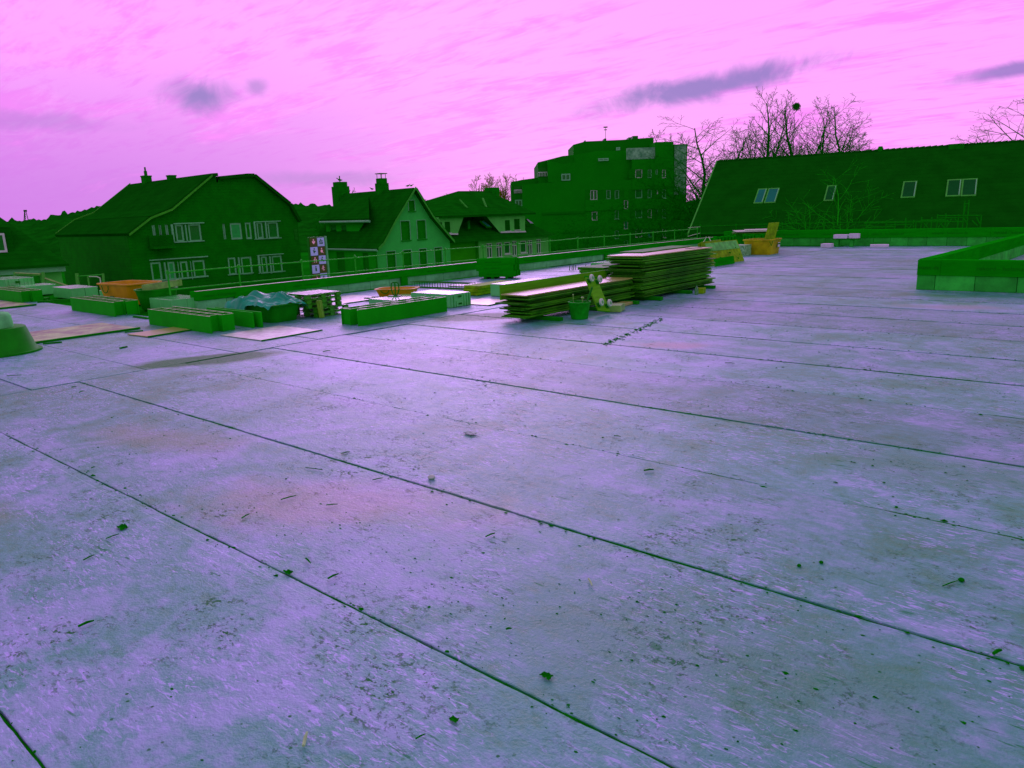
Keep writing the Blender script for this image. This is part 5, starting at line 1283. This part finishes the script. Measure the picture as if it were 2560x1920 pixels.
# upright plank on the street side edge of the stack
b = MB(K); b.obox((-7.62, 10.12, zt1 + .008 + .0 ), (.014, .0, 0), (0.0, 1.48, 0), (0, 0, .115)); up_ = tag(b.build('upright_plank', plank_u), 'long plank standing on edge along the back of the front plank stack', 'plank')
bt = dthing('stack_bearers', 'timber bearers under the tall plank stack', 'timber', -7.1, 13)
for y in (11.85, 13.0, 14.0):
    b = MB(K); b.box(-7.5, -6.62, y, y + .1, .003, .062); b.build('bearer', ply_e, bt)
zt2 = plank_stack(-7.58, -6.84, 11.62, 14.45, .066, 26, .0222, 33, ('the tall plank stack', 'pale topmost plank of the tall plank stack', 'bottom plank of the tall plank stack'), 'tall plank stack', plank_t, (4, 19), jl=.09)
b = MB(K); b.rbox(-7.55, 13.4, zt2 + .004, zt2 + .022, .5, 2.2, .03); tag(b.build('loose_sheet', plank_e), 'loose weathered sheet lying on the street side of the tall stack', 'sheet')
b = MB(K); b.rbox(-7.02, 13.9, zt2 + .004, zt2 + .010, .04, .5, -.2); tag(b.build('thin_strip', steel), 'thin dark strip lying on the tall plank stack', 'strip')
# second, lower pile right behind the tall stack
for i in range(4):
    b = MB(K); b.bevbox(-8.35 + .03 * i, 13.6, .55 + i * .03, .575 + i * .03, .6, 2.0 - .1 * i, .02 * i, .003) if False else None
for i in range(10):
    b = MB(K); b.bevbox(-8.25 + .02 * (i % 3), 13.15 + .03 * (i % 4), .004 + i * .055, .055 + i * .055, .62, 2.3, .01 * (i % 3), .004)
    tag(b.build('board', plank_e), (ORD[9 - i] + ' board from the top of the pile squeezed behind the tall plank stack') if i < 9 else 'top board of the pile squeezed behind the tall plank stack', 'board', 'boards behind the tall stack' if i < 9 else None)

# ---- wheeled dolly leaning on the front stack
dl = dthing('dolly', 'wooden dolly with four grey castors tipped up against the front plank stack', 'dolly', -6.55, 9.95)
p0 = Vector((-6.50, 9.84, .06))
topx, topy = -6.89, 10.04
p1 = Vector((topx, topy, .57))
axis = (p1 - p0).normalized(); across = Vector((.12, .99, 0)); across = (across - axis * across.dot(axis)).normalized(); face = axis.cross(across).normalized()
if face.x < 0: face = -face
mid = (p0 + p1) / 2; hl_ = (p1 - p0).length / 2
b = MB(K); b.obox(mid, axis * hl_, across * .125, face * .014); b.build('board', plank_u, dl)
b = MB(K); b.obox(p1 - axis * .01 + face * .002, axis * .012, across * .128, face * .018); b.build('edge_strip', ply_e, dl)
for i, a_ in enumerate((-1, 1)):
    for s in (-1, 1):
        cc = mid + axis * (hl_ - .10) * a_ + across * .088 * s + face * .014
        b = MB(K); b.obox(cc + face * .006, axis * .04, across * .03, face * .005); pl_ = b.build('castor_plate', steel, dl)
        hub = cc + face * .085
        b = MB(K); b.obox(cc + face * .05 - across * .022, axis * .018, across * .004, face * .045); b.obox(cc + face * .05 + across * .022, axis * .018, across * .004, face * .045); b.build('fork', steel, pl_)
        b = MB(K); R = []
        wax = Vector((.99, .12, .12)).normalized()
        for (o_, r) in ((-.019, .034), (-.019, .050), (-.012, .058), (.012, .058), (.019, .050), (.019, .034)):
            e1 = wax.cross(Vector((0, 0, 1))).normalized(); e2 = wax.cross(e1)
            R.append([hub + wax * o_ + (e1 * math.cos(2 * math.pi * t / 18) + e2 * math.sin(2 * math.pi * t / 18)) * r for t in range(18)])
        b.loft(R, True, True); w_ = b.build('wheel', wheelm, dl); smooth_angle(w_, 35)
        wheel_hub = mat('wheel_hub', alb((58, 112, 66)), .6, .1, 5, .1)
        b = MB(K); b.tube(hub - wax * .022, hub + wax * .022, .026, .026, 12); b.build('hub', wheel_hub, w_)
# ---- bucket with tools
bk = dthing('bucket', 'round dark builder bucket with tools in front of the plank stacks', 'bucket', -6.60, 9.30)
BX, BY = -6.62, 9.34
b = MB(K); b.lathe((BX, BY, .003), [(.130, 0), (.133, .015), (.165, .235), (.178, .240), (.178, .265), (.160, .265), (.126, .02)], 26, True, True); smooth_angle(b.build('body', bucketm, bk), 40)
b = MB(K); b.path([(BX + .172 * math.cos(a), BY + .172 * math.sin(a), .262 - .05 * math.sin((a + .3))) for a in [(-2.4 + i * .35) for i in range(8)]], .006, 5); b.build('bail', steel, bk)
b = MB(K); b.tube((BX + .03, BY + .03, .05), (BX + .12, BY + .17, .46), .020, .016, 8); b.lathe((BX + .12, BY + .17, .46), [(.016, 0), (.018, .01), (.004, .02)], 8); tag(b.build('tool_handle', steel), 'thick dark tool handle sticking out of the builder bucket', 'tool')
b = MB(K); b.tube((BX - .07, BY - .05, .05), (BX - .08, BY - .05, .36), .006, .006, 6); b.lathe((BX - .08, BY - .05, .355), [(.004, 0), (.013, .008), (.013, .022), (.003, .028)], 8); tag(b.build('thin_rod', beamw), 'thin rod with a pale knob standing in the builder bucket', 'tool')
b = MB(K); b.tube((BX + .02, BY + .02, .05), (BX + .02, BY + .06, .30), .010, .010, 6); b.lathe((BX + .02, BY + .06, .295), [(.010, 0), (.024, .012), (.024, .03), (.008, .04)], 10); tag(b.build('trowel_grip', beamw), 'short rounded tool grip inside the builder bucket', 'tool')
b = MB(K); b.bevbox(-6.60, 10.32, .003, .115, .26, .34, .35, .006); tag(b.build('beam_offcut', beamw), 'pale topped offcut block lying right of the dolly wheels', 'beam')
b = MB(K); b.bevbox(-6.86, 10.75, .003, .05, .2, .9, .08, .004); tag(b.build('flat_offcut', plank_t), 'flat pale board end between the two plank stacks', 'board')
# ---- bottle and small box at the end of the tall stack
bo = dthing('bottle', 'clear plastic bottle standing at the end of the tall plank stack', 'bottle', -6.45, 12.92)
b = MB(K); b.lathe((-6.45, 12.92, .003), [(.030, 0), (.034, .008), (.034, .05), (.031, .055), (.034, .06), (.034, .11), (.026, .135), (.012, .155), (.012, .172)], 16, True, True)
gm = bpy.data.materials.new('clear_plastic'); gm.use_nodes = True; pb = gm.node_tree.nodes['Principled BSDF']; pb.inputs['Base Color'].default_value = (.25, .85, .4, 1); pb.inputs['Transmission Weight'].default_value = .85; pb.inputs['Roughness'].default_value = .08; pb.inputs['IOR'].default_value = 1.2
smooth_angle(b.build('body', gm, bo), 40)
b = MB(K); b.lathe((-6.45, 12.92, .176), [(.014, 0), (.014, .016)], 12, True, True); b.build('cap', steel, bo)
b = MB(K); b.bevbox(-6.5, 13.18, .003, .105, .16, .2, .2, .004); tag(b.build('wood_block', osb), 'small dark wood block beside the plastic bottle', 'block')

# ---- leaning boards towards the far corner
b = MB(K); b.obox((-9.06, 19.8, .115), (.014, 0, .003), (0, .62, 0), (-.02, 0, .11)); o = tag(b.build('printed_panel', band), 'dark printed panel leaning against the brown board', 'formwork panel')
lettering(o, Vector((-9.043, 19.35, .08)), (0, 1, 0), (0, 0, 1), (1, 0, 0), .07)
bb_ = dthing('brown_board', 'large brown shuttering board leaning beyond the tall plank stack', 'board', -9.35, 20.6)
b = MB(K); b.obox((-9.40, 20.55, .315), (.016, 0, .004), (.10, .84, 0), (-.13, 0, .31)); b.build('panel', osb, bb_)
b = MB(K); b.obox((-9.462, 20.52, .50), (.004, 0, .002), (.098, .82, 0), (-.055, 0, .115)); b.build('mortar_splash', mat('mortar_smear', alb((50, 122, 50)), .8, .3, 4), bb_)
for i, (y, z) in enumerate(((20.0, .2), (20.7, .3), (21.1, .12), (21.15, .42), (21.25, .22))):
    b = MB(K); b.tube((-9.35 + (z - .3) * -.42 + .02, y, z), (-9.35 + (z - .3) * -.42 + .07, y, z - .01), .02, .02, 8); b.build('tie_hole', ply_e, bb_)
for i in range(3):
    b = MB(K); b.rbox(-9.95 + .05 * i, 20.6, .004, .60 + .02 * i, .022, 1.5, .08); tag(b.build('leaning_panel', osb), ['hindmost', 'middle', 'front'][i] + ' of the panels stacked upright behind the brown board', 'board', 'panels behind the brown board')
# row of panel ends behind (upright slats)
rn = random.Random(15); ORD2 = ['first'] + ORD[1:]
for i in range(16):
    px = 1788 + i * 8.2; x, y = U(px, 622 - i * .5)
    b = MB(K); b.rbox(x * 1.0, y, .003, .46 + rn.uniform(-.015, .015), .10, .5, .6); tag(b.build('slat_panel', band), '%s narrow panel end from the left in the upright row beyond the brown board' % ('first' if i == 0 else ORD2[i]), 'formwork panel', 'upright panel row')
# board standing in the dirty tub, sheets behind
b = MB(K); b.obox((-9.75, 24.9, .72), (.014, 0, 0), (.06, .27, 0), (.02, .14, .30)); tag(b.build('slanted_board', osb), 'stained board slanting up out of the dirty yellow tub', 'board')
for i, (cx_, cy_, z, lx, ly, ro, mm, lb) in enumerate(((-11.2, 26.9, .62, 1.5, 1.9, .4, plank_e, 'lowest'), (-11.1, 26.8, .655, 1.5, 1.5, .3, plank_e, 'second'), (-11.15, 26.7, .69, 1.3, 1.6, .5, white_s, 'third'), (-11.0, 26.9, .72, 1.0, 1.2, .45, white_s, 'topmost'))):
    b = MB(K); b.rbox(cx_, cy_, z, z + .022, lx, ly, ro); tag(b.build('sheet', mm), lb + ' sheet of the pile behind the dirty yellow tub', 'sheet', 'sheet pile behind the tub')
for i, x in enumerate((-11.7, -11.0, -10.5)):
    b = MB(K); b.rbox(x, 26.8, .003, .62, .2, 1.5, .4); tag(b.build('support_block', band), ['left', 'middle', 'right'][i] + ' dark support under the sheet pile behind the dirty tub', 'support', 'sheet pile supports')

# ---- sheets lying on the deck
def sheet(label, x0, x1, y0, y1, t, m_, rot=0.0, z0=.003, name='plywood_sheet', edge=None):
    root = dthing(name, label, 'sheet', (x0 + x1) / 2, (y0 + y1) / 2)
    b = MB(K); b.rbox((x0 + x1) / 2, (y0 + y1) / 2, z0, z0 + t, x1 - x0, y1 - y0, rot); b.build('panel', m_, root)
    if edge:
        c, s = math.cos(rot), math.sin(rot); cx_, cy_ = (x0 + x1) / 2, (y0 + y1) / 2
        b = MB(K); ex = (x1 - x0) / 2 + edge / 2 + .002; b.rbox(cx_ + ex * c, cy_ + ex * s, .003, z0 + t + .006, edge, (y1 - y0) * 1.03, rot); b.build('edge_batten', ply_e, root)
    return root
sheet('dirty plywood sheet with dark batten lying right of the upturned tub', -13.75, -12.42, 3.35, 5.12, .022, ply, .03, edge=.04)
sheet('dirty plywood sheet under the far left formwork box', -21.5, -18.75, 4.2, 5.55, .03, ply, .06, edge=.05)
sheet('small plywood offcut in front of the third formwork box', -11.95, -11.36, 4.78, 5.62, .016, plank_t, .1, edge=.014)
sheet('dusty sheet with a dark edge lying before the tarp covered tub', -10.45, -9.38, 5.5, 6.52, .010, mat('dusty_sheet', alb((100, 118, 105)), .4, .35, 4, .4), .04, edge=.012)
sheet('small pale sheet lying before the ribbed block pack', -9.95, -9.10, 9.95, 10.75, .010, plank_t, .05, edge=.012)
sheet('flat dusty sheet beside the yellow tub and parapet', -13.2, -12.0, 8.9, 10.1, .010, MATS['dusty_sheet'], .02, edge=.012)
for i, (pa, pb_, r, lb) in enumerate((((94, 757), (178, 751), .02, 'batten lying left of the second formwork box'), ((335, 793), (372, 798), .014, 'dark stick poking out behind the third formwork box'), ((312, 832), (358, 828), .008, 'thin dark stick beside the dirty plywood sheet'), ((108, 861), (155, 857), .010, 'short stick right behind the upturned tub'), ((300, 872), (318, 868), .008, 'tiny stick lying alone on the pale deck'), ((110, 752), (121, 749), .03, 'small dark lump by the far left formwork box'))):
    a = U(*pa); c = U(*pb_); b = MB(K); b.obox(((a[0] + c[0]) / 2, (a[1] + c[1]) / 2, r + .002), ((c[0] - a[0]) / 2, (c[1] - a[1]) / 2, 0), Vector((-(c[1] - a[1]), c[0] - a[0], 0)).normalized() * r * 1.4, (0, 0, r))
    tag(b.build('batten', ply_e), lb, 'stick')

# ---- timber barrier at the far left
tb = dthing('timber_barrier', 'rough timber barrier with slanting top board at the far left roof edge', 'barrier', -25, 8)
def LP(px, py, dist=40.5): return AT(px, py, dist)
def bar3(p, q, r, nm, m_, par, dist=40.5):
    b = MB(); P_, Q_ = LP(*p, dist), LP(*q, dist); b.tube(P_, Q_, r, r, 4); return b.build(nm, m_, par)
Z8 = lambda x, y: (x / 11.06, 640 + y / 11.06)
bar3(Z8(400, 450), Z8(445, 760), .06, 'post', wood_g, tb); bar3(Z8(1190, 450), Z8(1240, 840), .09, 'post', wood_g, tb)
bar3(Z8(390, 470), Z8(1130, 505), .045, 'top_rail', beamw, tb); bar3(Z8(430, 520), Z8(1120, 545), .03, 'mid_rail', wood_g, tb); bar3(Z8(1200, 605), Z8(1880, 835), .06, 'slanting_board', beamw, tb)
bar3(Z8(1010, 560), Z8(1050, 760), .16, 'post', ply_e, tb)
tb2 = dthing('timber_barrier', 'timber posts with rail and bent tube behind the yellow tub', 'barrier', -22, 9)
bar3(C6(1062, 905), C6(1085, 1130), .10, 'post', wood_g, tb2, 42); bar3(C6(1425, 905), C6(1440, 1110), .07, 'post', wood_g, tb2, 42); bar3(C6(1085, 945), C6(1410, 920), .035, 'rail', metal, tb2, 42); bar3(C6(1215, 945), C6(1235, 1090), .05, 'post', wood_g, tb2, 42)
for a, c in zip(((1230, 948), (1340, 950), (1385, 970), (1395, 1050)), ((1340, 950), (1385, 970), (1395, 1050), (1398, 1100))): bar3(C6(*a), C6(*c), .035, 'bent_tube', metal_b, tb2, 42)

# ================================================================== SMALL LITTER ON THE DECK
def G1(x, y): return (x / 1.728, 840 + y / 1.728)
def G2(x, y): return (1280 + x / 1.728, 840 + y / 1.728)
def G8(x, y): return (600 + x / 2.765, 1300 + y / 2.765)
sticks = [(G1, 340, 1268, 408, 1242, .012), (G1, 362, 976, 408, 954, .008), (G1, 1418, 1058, 1462, 1038, .010), (G1, 1322, 970, 1342, 990, .009), (G1, 1046, 794, 1078, 776, .008), (G1, 1410, 737, 1460, 733, .007), (G1, 1214, 714, 1280, 696, .008),
          (G1, 1610, 628, 1655, 619, .007), (G1, 1474, 513, 1512, 505, .007), (G1, 2098, 874, 2138, 860, .007), (G1, 460, 882, 516, 862, .007), (G1, 395, 576, 412, 572, .008), (G1, 310, 226, 332, 224, .010), (G1, 344, 248, 362, 242, .010), (G1, 1395, 72, 1428, 68, .012),
          (G1, 1320, 574, 1395, 584, .006), (G2, 330, 1058, 346, 1088, .009), (G2, 920, 120, 962, 122, .008), (G2, 1860, 1088, 1925, 1065, .006), (G2, 2078, 1390, 2112, 1374, .014), (G8, 442, 1588, 466, 1494, .012), (G8, 1838, 772, 1878, 768, .009), (G8, 1700, 128, 1762, 102, .008), (G8, 1215, 1530, 1282, 1496, .006),
          (G1, 520, 55, 548, 50, .008), (G1, 30, 176, 92, 173, .009), (G2, 570, 590, 612, 586, .012), (G2, 440, 437, 470, 440, .008)]
for i, (zf, x0, y0, x1, y1, r) in enumerate(sticks):
    a, c = U(*zf(x0, y0)), U(*zf(x1, y1)); P_, Q_ = Vector((a[0], a[1], r * .9 + .004)), Vector((c[0], c[1], r * .9 + .004))
    b = MB(K); b.tube(P_, P_.lerp(Q_, .55) + Vector((0, 0, r * .3)), r * .45, r * .5, 5); b.tube(P_.lerp(Q_, .55) + Vector((0, 0, r * .3)), Q_, r * .5, r * .3, 5)
    tag(b.build('wood_splinter', mat('pale_splinter', alb((100, 122, 90)), .6, .2, 9, .1) if i in (16, 20) else dirt), 'small dark splinter of wood lying on the concrete deck' if i not in (16, 20) else ('pale cigarette sized stub right of the nearest joint' if i == 16 else 'pale stub lying near the bottom edge of the picture'), 'splinter', 'wood splinters on the deck' if i not in (16, 20) else None)
def pebble(px, py, r, label, m_, seed, flat=.7):
    rn = random.Random(seed); x, y = U(px, py); b = MB(K); R = []
    for (q, z) in ((.55, 0), (.95, .25), (1, .55), (.8, .85), (.35, 1.05), (.02, 1.08)): R.append([(x + r * q * math.cos(a) * rn.uniform(.85, 1.12), y + r * q * math.sin(a) * rn.uniform(.85, 1.12), .003 + r * 1.6 * flat * z) for a in [2 * math.pi * i / 10 for i in range(10)]])
    b.loft(R, True, True); return smooth_angle(tag(b.build('stone', m_), label, 'stone'), 60)
pebble(*G1(1865, 620), .024, 'pale round stone lying just above the long middle joint', mat('pale_stone', alb((110, 130, 120)), .7, .2, 9), 3)
pebble(*G2(1660, 745), .009, 'dark pebble on the right half of the deck', dirt, 4); pebble(*G2(1240, 998), .010, 'dark pebble below the long middle joint, left of its twin', dirt, 5); pebble(*G2(1335, 984), .010, 'dark pebble below the long middle joint, right of its twin', dirt, 6)
pebble(*G2(1940, 1062), .013, 'dark clod near the right edge of the deck', dirt, 7); pebble(*G2(392, 443), .008, 'dark pebble between the two upper joints', dirt, 8)
# crumpled scraps
def scrap(px, py, sz, label, m_, seed):
    x, y = U(px, py); rn = random.Random(seed); n = 7; b = MB(K); R = []
    for i in range(n):
        R.append([(x + sz * (i / (n - 1) - .5) * 1.6 + rn.uniform(-.1, .1) * sz, y + sz * (j / (n - 1) - .5) + rn.uniform(-.1, .1) * sz, .006 + rn.uniform(0, .28) * sz) for j in range(n)])
    b.loft(R, closed=False); tag(b.build('scrap', m_), label, 'scrap')
scrap(*G1(530, 832), .045, 'crumpled dark scrap below the first visible joint', dirt, 1); scrap(*G1(2030, 427), .06, 'crumpled pale paper scrap in the middle of the deck', mat('pale_paper', alb((110, 130, 130)), .7, .3, 12), 2)
scrap(*G1(1248, 1028), .028, 'dark clump caught in the nearest joint', dirt, 3); scrap(*G8(2120, 1090), .028, 'dark torn scrap at the lower middle of the deck', dirt, 4); scrap(*G8(1480, 1392), .020, 'dark ragged clump near the bottom middle', dirt, 5)
# crumbs too many to count
rn = random.Random(77); b = MB(K)
def crumb(x, y, r):
    a0 = rn.uniform(0, 6.3); st = rn.uniform(1, 2.2); P_ = [(x + r * math.cos(a0 + k * 1.047) * rn.uniform(.5, 1.4) * st, y + r * math.sin(a0 + k * 1.047) * rn.uniform(.5, 1.4), .0005) for k in range(6)] + [(x + r * rn.uniform(-.4, .4), y, .002 + r * rn.uniform(.2, .7))]
    b.add(P_, [(0, 1, 6), (1, 2, 6), (2, 3, 6), (3, 4, 6), (4, 5, 6), (5, 0, 6)])
centres = [(G1, 1350, 700, .35, 90), (G1, 600, 450, .35, 70), (G1, 1950, 900, .3, 80), (G1, 700, 950, .3, 60), (G1, 100, 1500, .25, 70), (G1, 250, 900, .4, 50), (G2, 200, 1350, .3, 70), (G2, 480, 1020, .12, 14), (G2, 1300, 1450, .35, 70), (G2, 1900, 850, .4, 80), (G2, 2100, 1050, .3, 60), (G2, 1950, 1500, .35, 90), (G8, 1500, 450, .25, 80), (G8, 2000, 900, .22, 80), (G8, 300, 1350, .2, 60), (G8, 1700, 1350, .25, 80), (G2, 1000, 250, .6, 50), (G2, 1500, 550, .6, 60)]
for (zf, x, y, sg_, n) in centres:
    cx_, cy_ = U(*zf(x, y))
    for i in range(n // 2): crumb(cx_ + rn.gauss(0, sg_) * 2.2, cy_ + rn.gauss(0, sg_) * 1.1, abs(rn.gauss(0, .0022)) + .0010)
for i in range(3200): 
    yy = rn.uniform(.4, 14) ; crumb(rn.uniform(-13, 3), yy, abs(rn.gauss(0, .003)) + .0015)
for k in range(0, 12):                    # along the joints
    for i in range(140): crumb(rn.uniform(-8.7, 1.5), .53 + PW * k + rn.gauss(0, .022), abs(rn.gauss(0, .004)) + .002)
a, c = U(1509, 864), U(1655, 797)          # the ragged mortar line by the tall stack
for i in range(320):
    t = rn.random(); crumb(a[0] + (c[0] - a[0]) * t + rn.gauss(0, .035), a[1] + (c[1] - a[1]) * t + rn.gauss(0, .035), abs(rn.gauss(0, .006)) + .003)
tag(b.build('mortar_crumbs', dirt), 'dark mortar crumbs and grit strewn over the concrete deck', 'grit', kind='stuff')
